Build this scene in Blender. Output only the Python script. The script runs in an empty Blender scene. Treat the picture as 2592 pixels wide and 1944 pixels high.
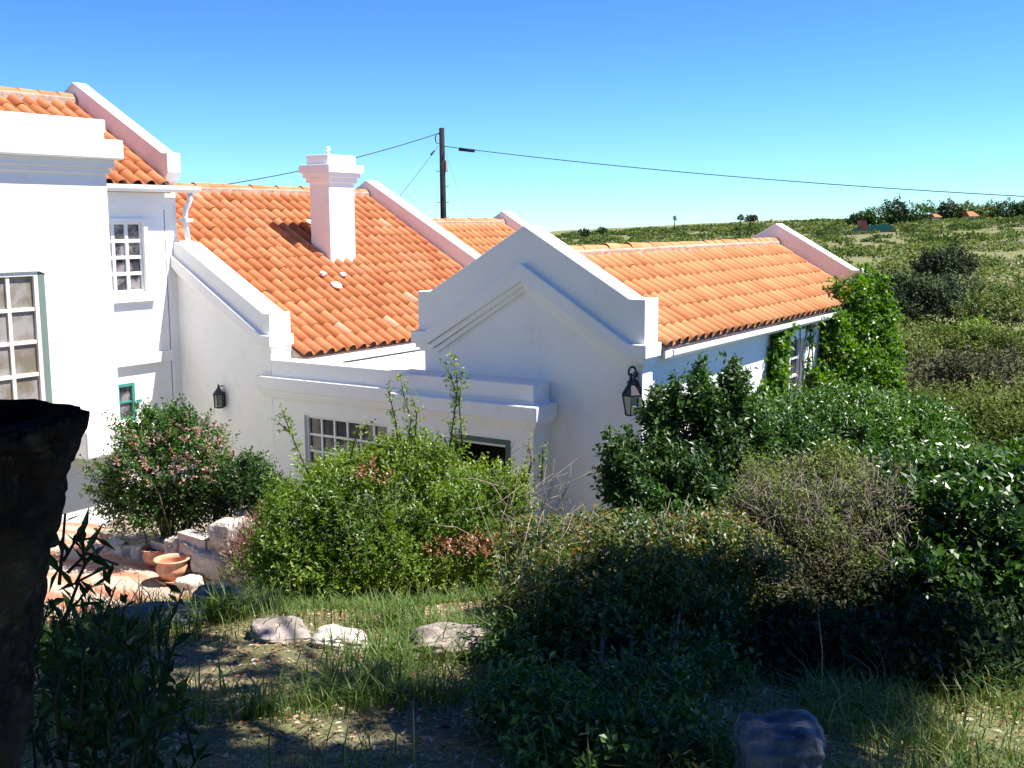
import bpy, bmesh, math, random
import numpy as np
from mathutils import Vector, Matrix, Euler
R_ = math.radians
sc = bpy.context.scene
C = sc.collection
S = 1.6                                   # metres per survey unit used for the house

# ------------------------------------------------------------------ camera
FPX, PITCH, ROLL, YAW = 2783.6, -8.363, -0.276, 33.255
def cam_axes():
    p, r, y = R_(PITCH), R_(ROLL), R_(YAW)
    F = np.array([math.cos(p)*math.cos(y), math.cos(p)*math.sin(y), math.sin(p)])
    R0 = np.array([math.sin(y), -math.cos(y), 0.0]); U0 = np.cross(R0, F)
    return math.cos(r)*R0+math.sin(r)*U0, -math.sin(r)*R0+math.cos(r)*U0, F
CR, CU, CF = cam_axes()
cam_data = bpy.data.cameras.new('camera'); cam = bpy.data.objects.new('camera', cam_data); C.objects.link(cam)
M = Matrix.Identity(4)
for i in range(3):
    M[i][0], M[i][1], M[i][2] = CR[i], CU[i], -CF[i]
cam.matrix_world = M
cam_data.sensor_width = 36.0; cam_data.lens = 36.0*FPX/2592.0
cam_data.clip_start = 0.05; cam_data.clip_end = 6000
sc.camera = cam
# ------------------------------------------------------------------ sky, sun, exposure
SUNV = Vector((0.6, -1.0, 2.1)).normalized()       # towards the sun
elev = math.asin(SUNV.z); az = math.atan2(SUNV.x, SUNV.y)
w = bpy.data.worlds.new('World'); sc.world = w; w.use_nodes = True
nt = w.node_tree; nt.nodes.clear()
sky = nt.nodes.new('ShaderNodeTexSky'); sky.sky_type = 'NISHITA'; sky.sun_disc = False
sky.sun_elevation = elev; sky.sun_rotation = az; sky.altitude = 100; sky.air_density = 1.0; sky.dust_density = 0.1; sky.ozone_density = 3.0
bg = nt.nodes.new('ShaderNodeBackground'); bg.inputs[1].default_value = 0.08
wo = nt.nodes.new('ShaderNodeOutputWorld')
tintn = nt.nodes.new('ShaderNodeMix'); tintn.data_type = 'RGBA'; tintn.blend_type = 'MULTIPLY'; tintn.inputs[0].default_value = 1.0
tintn.inputs[7].default_value = (0.735, 0.875, 1.0, 1)
wtc = nt.nodes.new('ShaderNodeTexCoord'); wad = nt.nodes.new('ShaderNodeVectorMath'); wad.operation = 'ADD'; wad.inputs[1].default_value = (0, 0, 0.03)
nt.links.new(wtc.outputs['Generated'], wad.inputs[0]); nt.links.new(wad.outputs[0], sky.inputs[0])
gm = nt.nodes.new('ShaderNodeGamma'); gm.inputs[1].default_value = 1.72       # deepens the blue overhead
sc1 = nt.nodes.new('ShaderNodeVectorMath'); sc1.operation = 'SCALE'; sc1.inputs[3].default_value = 0.1157
sc2 = nt.nodes.new('ShaderNodeVectorMath'); sc2.operation = 'SCALE'; sc2.inputs[3].default_value = 13.2
nt.links.new(sky.outputs[0], tintn.inputs[6]); nt.links.new(tintn.outputs[2], sc1.inputs[0]); nt.links.new(sc1.outputs[0], gm.inputs[0])
nt.links.new(gm.outputs[0], sc2.inputs[0]); nt.links.new(sc2.outputs[0], bg.inputs[0]); nt.links.new(bg.outputs[0], wo.inputs[0])
sd = bpy.data.lights.new('sun', 'SUN'); sd.energy = 4.8; sd.angle = R_(0.5); sd.color = (1.0, 0.955, 0.88)
sun = bpy.data.objects.new('sun', sd); C.objects.link(sun)
sun.rotation_euler = SUNV.to_track_quat('Z', 'Y').to_euler(); sun.location = (20, -30, 40)
sc.view_settings.view_transform = 'Standard'; sc.view_settings.look = 'None'
sc.view_settings.gamma = 1.0; sc.view_settings.exposure = 1.2; sc.view_settings.use_curve_mapping = False
sc.cycles.max_bounces = 8; sc.cycles.diffuse_bounces = 4; sc.cycles.transparent_max_bounces = 6
sc.cycles.glossy_bounces = 2; sc.cycles.transmission_bounces = 3

rnd = random.Random(7); nr = np.random.default_rng(11)

# ------------------------------------------------------------------ materials
def mat(name, base, rough=0.8, spec=0.3, noise=None, bump=None, tint=None, trans=0.0, metal=0.0, sheen=0):
    """noise=(scale, dark colour, contrast lo, hi); bump=(scale,strength,dist); tint = list of ramp colours driven by the face attribute"""
    m = bpy.data.materials.new(name); m.use_nodes = True
    n = m.node_tree; b = n.nodes['Principled BSDF']; L = n.links
    b.inputs['Roughness'].default_value = rough; b.inputs['Specular IOR Level'].default_value = spec
    b.inputs['Metallic'].default_value = metal
    b.inputs['Base Color'].default_value = (*base, 1)
    src = None
    if tint:
        at = n.nodes.new('ShaderNodeAttribute'); at.attribute_name = 'tint'
        rp = n.nodes.new('ShaderNodeValToRGB'); rp.color_ramp.interpolation = 'LINEAR'
        e = rp.color_ramp.elements
        while len(e) < len(tint): e.new(0.5)
        for i, (p, c) in enumerate(tint):
            e[i].position = p; e[i].color = (*c, 1)
        L.new(at.outputs['Fac'], rp.inputs[0]); src = rp.outputs[0]
    tc = None
    if noise or bump: tc = n.nodes.new('ShaderNodeTexCoord')
    if noise:
        for (scale, col, lo, hi) in (noise if isinstance(noise, list) else [noise]):
            nz = n.nodes.new('ShaderNodeTexNoise'); nz.inputs['Scale'].default_value = scale
            nz.inputs['Detail'].default_value = 6; nz.inputs['Roughness'].default_value = 0.62
            L.new(tc.outputs['Object'], nz.inputs['Vector'])
            mr = n.nodes.new('ShaderNodeMapRange'); mr.inputs[1].default_value = lo; mr.inputs[2].default_value = hi
            L.new(nz.outputs['Fac'], mr.inputs[0])
            mx = n.nodes.new('ShaderNodeMix'); mx.data_type = 'RGBA'
            L.new(mr.outputs[0], mx.inputs[0])
            if src: L.new(src, mx.inputs[6])
            else: mx.inputs[6].default_value = (*base, 1)
            mx.inputs[7].default_value = (*col, 1)
            src = mx.outputs[2]
    if src: L.new(src, b.inputs['Base Color'])
    if bump:
        nz = n.nodes.new('ShaderNodeTexNoise'); nz.inputs['Scale'].default_value = bump[0]; nz.inputs['Detail'].default_value = 5
        L.new(tc.outputs['Object'], nz.inputs['Vector'])
        bp = n.nodes.new('ShaderNodeBump'); bp.inputs['Strength'].default_value = bump[1]; bp.inputs['Distance'].default_value = bump[2]
        L.new(nz.outputs['Fac'], bp.inputs['Height']); L.new(bp.outputs[0], b.inputs['Normal'])
    if trans:
        tr = n.nodes.new('ShaderNodeBsdfTranslucent'); ms = n.nodes.new('ShaderNodeMixShader'); ms.inputs[0].default_value = trans
        hs = n.nodes.new('ShaderNodeHueSaturation'); hs.inputs['Saturation'].default_value = 1.15; hs.inputs['Value'].default_value = 1.5
        if src: L.new(src, hs.inputs['Color'])
        else: hs.inputs['Color'].default_value = (*base, 1)
        L.new(hs.outputs[0], tr.inputs[0])
        L.new(b.outputs[0], ms.inputs[1]); L.new(tr.outputs[0], ms.inputs[2])
        L.new(ms.outputs[0], n.nodes['Material Output'].inputs['Surface'])
    return m

PLASTER = mat('white_plaster', (0.86, 0.845, 0.815), 0.9, 0.15, noise=[(0.55, (0.79, 0.765, 0.72), 0.47, 0.75), (5.0, (0.78, 0.755, 0.72), 0.55, 0.8), (1.4, (0.70, 0.68, 0.64), 0.62, 0.85)], bump=(7.0, 0.16, 0.012))
PAINTW = mat('white_paint', (0.78, 0.78, 0.77), 0.45, 0.4)
SLAB = mat('white_roof_slab', (0.78, 0.77, 0.74), 0.85, 0.2, noise=(1.3, (0.66, 0.64, 0.6), 0.45, 0.8))
TILE_A = mat('clay_tile_weathered', (0.5, 0.17, 0.07), 0.72, 0.25,
             tint=[(0.0, (0.36, 0.11, 0.037)), (0.3, (0.44, 0.15, 0.052)), (0.6, (0.49, 0.185, 0.07)), (0.9, (0.52, 0.225, 0.105)), (1.0, (0.57, 0.32, 0.19))],
             noise=[(14.0, (0.33, 0.1, 0.045), 0.55, 0.9), (0.9, (0.50, 0.21, 0.10), 0.5, 0.85)], bump=(60, 0.2, 0.004))
TILE_B = mat('clay_tile_pale', (0.58, 0.25, 0.1), 0.72, 0.25,
             tint=[(0.0, (0.44, 0.16, 0.055)), (0.5, (0.53, 0.225, 0.085)), (1.0, (0.58, 0.27, 0.12))],
             noise=[(10.0, (0.46, 0.17, 0.075), 0.55, 0.85)], bump=(60, 0.2, 0.004))
MORTAR = mat('roof_mortar', (0.45, 0.33, 0.26), 0.95, 0.1, noise=(9, (0.3, 0.2, 0.15), 0.4, 0.7), bump=(20, 0.6, 0.02))
GLASS = mat('dark_glass', (0.025, 0.027, 0.032), 0.06, 0.8, noise=(2.4, (0.09, 0.075, 0.065), 0.45, 0.6))
GLASSC = mat('curtained_glass', (0.05, 0.045, 0.06), 0.1, 0.6, noise=(3.1, (0.26, 0.24, 0.23), 0.44, 0.56))
CREAM = mat('cream_paint', (0.78, 0.75, 0.66), 0.45, 0.4)
GLASST = mat('tan_glass', (0.2, 0.17, 0.125), 0.12, 0.6, noise=(2.2, (0.33, 0.31, 0.29), 0.42, 0.58))
GREENP = mat('green_paint', (0.05, 0.11, 0.08), 0.4, 0.4)
TEAL = mat('teal_paint', (0.05, 0.26, 0.22), 0.4, 0.4)
BLACKM = mat('black_metal', (0.015, 0.015, 0.02), 0.4, 0.5)
LGLASS = mat('lantern_glass', (0.34, 0.36, 0.31), 0.12, 0.6)
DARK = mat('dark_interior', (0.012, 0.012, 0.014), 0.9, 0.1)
GUT = mat('gutter_paint', (0.74, 0.74, 0.75), 0.4, 0.4, noise=(3, (0.62, 0.62, 0.62), 0.5, 0.8))
CABLE = mat('cable_black', (0.02, 0.025, 0.04), 0.6, 0.3)
POLE = mat('pole_timber', (0.02, 0.015, 0.018), 0.85, 0.2, noise=(6, (0.04, 0.028, 0.028), 0.45, 0.7), bump=(30, 0.5, 0.01))

# ------------------------------------------------------------------ mesh helpers
class MB:
    def __init__(s, k=1.0): s.v = []; s.f = []; s.t = []; s.k = k; s.sm = []
    def add(s, vs, fs, t=0.5, smooth=False):
        o = len(s.v); k = s.k
        s.v += [(a*k, b*k, c*k) for a, b, c in vs]
        s.f += [tuple(i+o for i in f) for f in fs]; s.t += [t]*len(fs); s.sm += [smooth]*len(fs)
    def box(s, x0, x1, y0, y1, z0, z1, t=0.5):
        s.add([(x0,y0,z0),(x1,y0,z0),(x1,y1,z0),(x0,y1,z0),(x0,y0,z1),(x1,y0,z1),(x1,y1,z1),(x0,y1,z1)],
              [(0,3,2,1),(4,5,6,7),(0,1,5,4),(1,2,6,5),(2,3,7,6),(3,0,4,7)], t)
    def prism(s, poly, x0, x1, t=0.5):
        """YZ polygon extruded along X"""
        n = len(poly)
        s.add([(x0,y,z) for y,z in poly]+[(x1,y,z) for y,z in poly],
              [tuple(range(n))[::-1], tuple(range(n,2*n))]+[(i,(i+1)%n,(i+1)%n+n,i+n) for i in range(n)], t)
    def prismy(s, poly, y0, y1, t=0.5):
        """XZ polygon extruded along Y"""
        n = len(poly)
        s.add([(x,y0,z) for x,z in poly]+[(x,y1,z) for x,z in poly],
              [tuple(range(n)), tuple(range(n,2*n))[::-1]]+[((i+1)%n,i,i+n,(i+1)%n+n) for i in range(n)], t)
    def tube(s, pts, r, n=6, t=0.5, caps=True):
        pts = [Vector(p) for p in pts]
        rs = r if isinstance(r, (list, tuple)) else [r]*len(pts)
        vs = []; prev = None
        for i, p in enumerate(pts):
            d = (pts[min(i+1, len(pts)-1)]-pts[max(i-1, 0)])
            d = d.normalized() if d.length > 1e-9 else Vector((0,0,1))
            if prev is None:
                a = Vector((0,0,1)) if abs(d.z) < 0.9 else Vector((1,0,0)); u = d.cross(a).normalized()
            else: u = (prev-d*prev.dot(d)).normalized()
            prev = u; v = d.cross(u)
            for j in range(n):
                a = 2*math.pi*j/n; q = p+(u*math.cos(a)+v*math.sin(a))*rs[i]; vs.append(tuple(q))
        fs = []
        for i in range(len(pts)-1):
            for j in range(n): fs.append((i*n+j, i*n+(j+1)%n, (i+1)*n+(j+1)%n, (i+1)*n+j))
        if caps: fs += [tuple(range(n))[::-1], tuple(range((len(pts)-1)*n, len(pts)*n))]
        s.add(vs, fs, t, True)
    def lathe(s, prof, c=(0,0,0), n=16, t=0.5, smooth=True):
        vs = []
        for (r, z) in prof:
            for j in range(n):
                a = 2*math.pi*j/n; vs.append((c[0]+r*math.cos(a), c[1]+r*math.sin(a), c[2]+z))
        fs = [(i*n+j, i*n+(j+1)%n, (i+1)*n+(j+1)%n, (i+1)*n+j) for i in range(len(prof)-1) for j in range(n)]
        s.add(vs, fs, t, smooth)

def mesh_np(name, V, F, tint=None, smooth=None, mats=None, midx=None):
    """V (n,3) float, F (m,k) int of equal-size faces"""
    me = bpy.data.meshes.new(name); m, k = F.shape
    me.vertices.add(len(V)); me.vertices.foreach_set('co', V.astype(np.float32).ravel())
    me.loops.add(m*k); me.loops.foreach_set('vertex_index', F.astype(np.int32).ravel())
    me.polygons.add(m); me.polygons.foreach_set('loop_start', np.arange(0, m*k, k, dtype=np.int32))
    if smooth is not None: me.polygons.foreach_set('use_smooth', np.full(m, smooth, dtype=bool))
    if tint is not None:
        a = me.attributes.new('tint', 'FLOAT', 'FACE'); a.data.foreach_set('value', tint.astype(np.float32))
    for mm in (mats or []): me.materials.append(mm)
    if midx is not None: me.polygons.foreach_set('material_index', midx.astype(np.int32))
    me.update(calc_edges=True); me.validate()
    return me

def tagp(o, label=None, cat=None, group=None, kind=None):
    if label: o['label'] = label
    if cat: o['category'] = cat
    if group: o['group'] = group
    if kind: o['kind'] = kind
    return o
def origin(parent):
    p = Vector((0,0,0)); q = parent
    while q is not None: p += q.location; q = q.parent
    return p
def link(name, me, parent=None, loc=None, local=False):
    o = bpy.data.objects.new(name, me); C.objects.link(o)
    if parent is not None:
        o.parent = parent
        if not local:
            off = origin(parent); me.transform(Matrix.Translation(-off))
    if loc is not None: o.location = loc
    return o
def build(mb, name, m, parent=None, label=None, local=False, bevel=0.0, loc=None):
    me = bpy.data.meshes.new(name); me.from_pydata(mb.v, [], mb.f)
    me.materials.append(m)
    if any(mb.sm): me.polygons.foreach_set('use_smooth', mb.sm)
    if len(set(mb.t)) > 1:
        a = me.attributes.new('tint', 'FLOAT', 'FACE'); a.data.foreach_set('value', mb.t)
    me.update()
    if not any(mb.sm):
        b = bmesh.new(); b.from_mesh(me); bmesh.ops.recalc_face_normals(b, faces=b.faces); b.to_mesh(me); b.free()
    o = link(name, me, parent, loc, local)
    if bevel:
        md = o.modifiers.new('bevel', 'BEVEL'); md.width = bevel; md.segments = 2; md.limit_method = 'ANGLE'
    if label: o['label'] = label
    return o
def thing(name, label, cat, loc=(0,0,0), rotz=0, group=None):
    o = bpy.data.objects.new(name, None); C.objects.link(o); o.location = loc; o.rotation_euler = (0,0,rotz)
    return tagp(o, label, cat, group)

# pixel of the 2592 px photograph -> point at horizontal distance D (metres): used to survey where things stand
def at(px, py, D):
    d = CF + CR*(px-1296)/FPX - CU*(py-972)/FPX
    return d*D/math.hypot(d[0], d[1])
def azim(px): 
    d = CF + CR*(px-1296)/FPX; return math.atan2(d[1], d[0])

# ------------------------------------------------------------------ terrain
PROF = [(0,-1.6),(3.2,-1.67),(4.3,-1.9),(5.8,-2.15),(6.4,-2.3),(9,-3.3),(10.5,-3.78),(12,-4.02),(16,-4.45),(25,-5.2),(40,-5.6),(60,-5.8),(100,-5.3),(150,-4.4),(250,-2.7),(340,-0.7),(420,-0.4),(700,0.5),(2500,-20)]
PX_, PZ_ = np.array([a for a, b in PROF]), np.array([b for a, b in PROF])
SKYL = [(-400,-6.5),(1380,-6.6),(1440,-5.2),(1600,-3.6),(1760,-2.0),(1900,-1.0),(2100,-0.3),(2350,1.0),(2592,2.0),(3000,2.5)]   # height change of the far ridge by direction
SA = np.array([-(azim(a)-R_(YAW)) for a, b in SKYL]); SB = np.array([b for a, b in SKYL])
def wave(x, y, s, seed):
    return (np.sin(x*s*1.0+seed)*np.cos(y*s*1.13-seed*2)+0.5*np.sin(x*s*2.3-y*s*1.7+seed*3)+0.25*np.cos(x*s*4.1+y*s*3.7+seed))/1.75
def ground_z(x, y):
    x = np.asarray(x, float); y = np.asarray(y, float)
    r = np.hypot(x, y); a = np.arctan2(y, x)-R_(YAW); a = (a+np.pi) % (2*np.pi)-np.pi; rel = -a
    z = np.interp(r, PX_, PZ_)
    far = np.clip((r-60)/260, 0, 1)
    z = z+far*np.interp(rel, SA, SB)
    # garden is higher behind the viewer
    back = np.clip((np.abs(rel)-R_(50))/R_(50), 0, 1)*np.clip(1-r/40, 0, 1)
    z = z*(1-back)+(-1.5)*back
    z = z+0.05*wave(x, y, 1.7, 1.3)*np.clip(r/3, 0, 1)+np.clip((r-25)/40, 0, 1)*0.5*wave(x, y, 0.09, 2.0)+np.clip((r-120)/100, 0, 1)*1.0*wave(x, y, 0.021, 4.0)
    # level bed under the paved terrace and the house
    hx = np.clip(1-np.maximum(np.maximum(5.2-x, x-11.5)/1.0, np.maximum(8.6-y, y-16)/1.0), 0, 1)
    return z*(1-hx)+np.minimum(z, -4.03)*hx
def terrain():
    rad = [0.02]+list(np.geomspace(0.4, 2400, 210)); na = 420
    th = np.linspace(0, 2*np.pi, na, endpoint=False)
    Rr, T = np.meshgrid(rad, th, indexing='ij')
    X = Rr*np.cos(T); Y = Rr*np.sin(T); Z = ground_z(X, Y)
    V = np.stack([X, Y, Z], -1).reshape(-1, 3)
    i, j = np.meshgrid(np.arange(len(rad)-1), np.arange(na), indexing='ij')
    F = np.stack([i*na+j, (i+1)*na+j, (i+1)*na+(j+1) % na, i*na+(j+1) % na], -1).reshape(-1, 4)
    GR = mat('garden_soil', (0.19, 0.15, 0.11), 0.95, 0.1,
             noise=[(1.6, (0.25, 0.2, 0.155), 0.45, 0.6), (0.7, (0.12, 0.105, 0.05), 0.48, 0.6), (38, (0.10, 0.075, 0.05), 0.52, 0.7), (0.045, (0.17, 0.18, 0.08), 0.36, 0.52)], bump=(26, 1.0, 0.05))
    me = mesh_np('ground', V, F, smooth=True, mats=[GR]); o = link('ground', me)
    tagp(o, kind='structure'); return o
terrain()

# ------------------------------------------------------------------ the house
za, zb = -5.658, 0.573
zt = lambda y: za+zb*y
HO = Vector((8.0*S, 8.0*S, -3.0*S))
house = thing('house', 'white plastered house with orange clay tile roofs, stepped gables, chimney and flat porch', 'house', HO)
U = lambda: MB(S)

def chev(xa, xb, yr, yl, ym, w, ztop, zap, dz, dzap=None):
    """gable-shaped band between two heights"""
    dzap = dz if dzap is None else dzap
    b = U()
    b.prism([(yr,ztop-dz),(yr,ztop),(yr+w,ztop),(ym,zap),(yl-w,ztop),(yl,ztop),(yl,ztop-dz),(yl-w-0.02,ztop-dz),(ym,zap-dzap),(yr+w+0.02,ztop-dz)], xa, xb)
    return b
def opening_wall_y(b, y0, y1, x0, x1, z0, z1, ops):
    """wall slab at constant Y with rectangular openings (x0,x1,z0,z1)"""
    ops = sorted(ops); cx = x0
    for (a, c, d, e) in ops:
        b.box(cx, a, y0, y1, z0, z1); b.box(a, c, y0, y1, z0, d); b.box(a, c, y0, y1, e, z1); cx = c
    b.box(cx, x1, y0, y1, z0, z1)
def opening_wall_x(b, x0, x1, y0, y1, z0, z1, ops):
    ops = sorted(ops); cy = y0
    for (a, c, d, e) in ops:
        b.box(x0, x1, cy, a, z0, z1)
        if d > z0: b.box(x0, x1, a, c, z0, d)
        b.box(x0, x1, a, c, e, z1); cy = c
    b.box(x0, x1, cy, y1, z0, z1)

# --- front gabled wing
b = U(); b.prism([(3.99,-3.2),(6.23,-3.2),(6.23,-1.13),(5.12,-0.5),(3.99,-1.13)], 8.03, 8.26); build(b, 'gable_wall', PLASTER, house)
b = U(); b.prism([(3.96,-0.99),(3.96,-0.62),(4.10,-0.62),(5.12,-0.026),(6.14,-0.62),(6.28,-0.62),(6.28,-0.99),(6.09,-0.99),(5.12,-0.36),(4.08,-0.99)], 8.0, 8.25)
build(b, 'parapet', PLASTER, house, bevel=0.012)
build(chev(7.95, 8.247, 3.925, 6.33, 5.125, 0.16, -0.985, -0.347, 0.115, 0.155), 'cornice', PLASTER, house, bevel=0.01)
build(chev(7.975, 8.243, 3.945, 6.30, 5.12, 0.17, -1.095, -0.49, 0.045, 0.055), 'cornice', PLASTER, house, bevel=0.006)
build(chev(8.0, 8.24, 3.965, 6.27, 5.118, 0.18, -1.135, -0.535, 0.04, 0.05), 'cornice', PLASTER, house, bevel=0.006)
b = U(); opening_wall_y(b, 4.0, 4.16, 8.262, 14.16, -3.3, -1.0, [(11.47, 12.05, -1.95, -1.27)]); build(b, 'wall', PLASTER, house)
b = U(); b.box(11.44, 12.08, 3.975, 4.0, -1.285, -1.19); build(b, 'lintel', PLASTER, house)
b = U(); b.box(8.262, 14.16, 6.05, 6.22, -3.3, -1.0); build(b, 'wall', PLASTER, house)
b = U(); b.prism([(3.96,-3.3),(3.96,-0.62),(4.09,-0.62),(5.12,-0.03),(6.15,-0.62),(6.28,-0.62),(6.28,-3.3)], 14.16, 14.41); build(b, 'parapet', PLASTER, house, bevel=0.012)

# --- main block
b = U(); b.prism([(8.23,-3.2),(9.75,-3.2),(9.75,-0.35),(8.33,-1.2),(8.23,-1.2)], 8.03, 8.27); build(b, 'gable_wall', PLASTER, house)
b = U(); b.prism([(8.2,-1.5),(8.2,zt(8.29)),(8.29,zt(8.29)),(9.52,zt(9.52)),(9.66,zt(9.52)+0.02),(9.66,-0.42),(8.36,-1.2),(8.36,-1.5)], 8.0, 8.30); build(b, 'parapet', PLASTER, house, bevel=0.012)
b = U(); b.prism([(8.16,-1.245),(8.16,-1.13),(8.285,-1.13),(9.604,-0.335),(9.604,-0.46),(8.31,-1.245)], 7.95, 8.297); build(b, 'cornice', PLASTER, house, bevel=0.01)
b = U(); b.prism([(8.18,-1.28),(8.18,-1.245),(8.31,-1.245),(9.603,-0.46),(9.603,-0.5),(8.33,-1.28)], 7.98, 8.29); build(b, 'cornice', PLASTER, house, bevel=0.006)
b = U(); b.box(8.30, 12.79, 8.22, 8.4, -3.2, -1.3); build(b, 'wall', PLASTER, house)
b = U(); b.prism([(8.02,-3.2),(8.02,zt(8.15)),(8.15,zt(8.15)),(10.98,zt(10.98)),(13.81,zt(8.15)),(13.94,zt(8.15)),(13.94,-3.2)], 12.79, 13.04); build(b, 'parapet', PLASTER, house, bevel=0.012)
b = U(); b.box(8.2, 12.79, 6.23, 8.22, -1.6, -1.50); build(b, 'flat_roof', SLAB, house)
# --- rear block
b = U(); b.prism([(9.0,-3.2),(9.0,-1.0),(10.98,0.201),(12.96,-1.0),(12.96,-3.2)], 16.45, 16.72); build(b, 'parapet', PLASTER, house, bevel=0.012)
b = U(); b.box(13.04, 16.45, 9.2, 9.38, -3.2, -1.05); build(b, 'wall', PLASTER, house)

# --- upper block
b = U(); opening_wall_y(b, 9.606, 9.8, 6.5, 7.90, -3.0, 0.38, [(6.90, 7.61, -0.70, 0.02)])
b2 = U(); opening_wall_y(b2, 9.606, 9.8, 6.5, 7.90, -3.0, -1.40, [(7.01, 7.40, -2.04, -1.645)])
bb = U()
opening_wall_y(bb, 9.606, 9.8, 6.5, 7.90, -1.40, 0.38, [(6.90, 7.61, -0.70, 0.02)])
opening_wall_y(bb, 9.606, 9.8, 6.5, 7.90, -3.0, -1.40, [(7.01, 7.40, -2.04, -1.645)])
build(bb, 'wall', PLASTER, house)
b = U(); b.prism([(9.606,-3.0),(9.606,0.42),(9.5,0.54),(9.5,0.745),(9.58,0.745),(11.02,1.572),(12.46,0.745),(12.54,0.745),(12.54,-3.0)], 7.885, 8.062); build(b, 'gable_wall', PLASTER, house, bevel=0.01)
b = U(); b.box(6.58, 7.88, 9.55, 9.604, -1.462, -1.354); build(b, 'string_course', PLASTER, house, bevel=0.008)
b = U(); b.box(6.5, 7.883, 9.56, 9.604, 0.22, 0.33); b.box(6.5, 7.883, 9.575, 9.603, 0.15, 0.22); build(b, 'cornice', PLASTER, house, bevel=0.006)
b = U(); b.box(3.4, 7.885, 9.8, 9.95, -3.0, 0.4); build(b, 'wall', PLASTER, house)
# --- square bay at the left
b = U(); opening_wall_y(b, 8.85, 9.02, 3.4, 6.632, -3.0, 0.84, [(4.70, 5.72, -1.60, -0.42)])
b.box(6.46, 6.632, 9.02, 9.9, -3.0, 0.84); build(b, 'wall', PLASTER, house)
b = U(); b.box(3.38, 6.648, 8.835, 9.6, 0.84, 0.955); build(b, 'parapet', PLASTER, house, bevel=0.025)
b = U(); b.box(3.3, 6.752, 8.728, 9.62, 0.59, 0.771); build(b, 'cornice', PLASTER, house, bevel=0.025)
b = U(); b.box(3.3, 6.69, 8.79, 9.61, 0.51, 0.59); build(b, 'cornice', PLASTER, house, bevel=0.01)
b = U(); b.box(3.3, 6.66, 8.82, 9.605, 0.46, 0.51); build(b, 'cornice', PLASTER, house, bevel=0.01)
b = U(); b.box(6.08, 6.75, 8.60, 8.848, -2.13, -1.86); build(b, 'plinth', PLASTER, house, bevel=0.03)

# --- flat porch between the gables
b = U(); b.box(8.0, 8.2, 6.235, 8.198, -1.69, -1.38); build(b, 'parapet', PLASTER, house, bevel=0.012)
b = U(); opening_wall_x(b, 8.032, 8.2, 6.235, 8.23, -3.2, -1.69, [(6.70, 7.79, -2.66, -1.92)]); build(b, 'wall', PLASTER, house)
b = U(); b.box(7.94, 8.18, 6.25, 8.388, -1.685, -1.55); build(b, 'cornice', PLASTER, house, bevel=0.012)
b = U(); b.box(7.965, 8.17, 6.25, 8.36, -1.725, -1.685); b.box(7.99, 8.165, 6.25, 8.34, -1.76, -1.725); build(b, 'cornice', PLASTER, house, bevel=0.006)
b = U(); opening_wall_x(b, 7.75, 7.90, 4.868, 6.30, -3.2, -1.50, [(5.10, 5.74, -3.2, -1.855)])
b.box(7.90, 8.028, 4.868, 5.02, -3.2, -1.50); b.box(7.90, 8.028, 6.15, 6.30, -3.2, -1.50); build(b, 'wall', PLASTER, house)
b = U(); b.box(7.752, 8.026, 4.87, 6.298, -1.50, -1.357); build(b, 'parapet', PLASTER, house, bevel=0.012)
b = U(); b.box(7.67, 8.02, 4.787, 6.385, -1.665, -1.53); build(b, 'cornice', PLASTER, house, bevel=0.02)
b = U(); b.box(7.70, 8.015, 4.81, 6.36, -1.70, -1.665); b.box(7.725, 8.01, 4.84, 6.33, -1.735, -1.70); build(b, 'cornice', PLASTER, house, bevel=0.006)

# --- chimney
chim = bpy.data.objects.new('chimney', None); C.objects.link(chim); chim.parent = house; chim.location = Vector((10.55*S, 9.63*S, -0.4*S))-HO
b = U(); b.box(10.322, 10.79, 9.465, 9.79, -0.75, 0.62); build(b, 'shaft', PLASTER, chim, bevel=0.01)
b = U(); b.box(10.29, 10.82, 9.435, 9.82, 0.50, 0.56); b.box(10.262, 10.85, 9.405, 9.85, 0.56, 0.618); b.box(10.235, 10.885, 9.378, 9.885, 0.618, 0.72); b.box(10.30, 10.815, 9.45, 9.81, 0.72, 0.84)
build(b, 'cap', PLASTER, chim, bevel=0.012)
b = U(); b.lathe([(0.0,0.0),(0.03,0.0),(0.025,0.02),(0.015,0.03),(0.015,0.05),(0.03,0.06),(0.032,0.08),(0.018,0.1),(0.0,0.105)], (10.43, 9.56, 0.84), 12); build(b, 'finial', PLASTER, chim)

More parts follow.
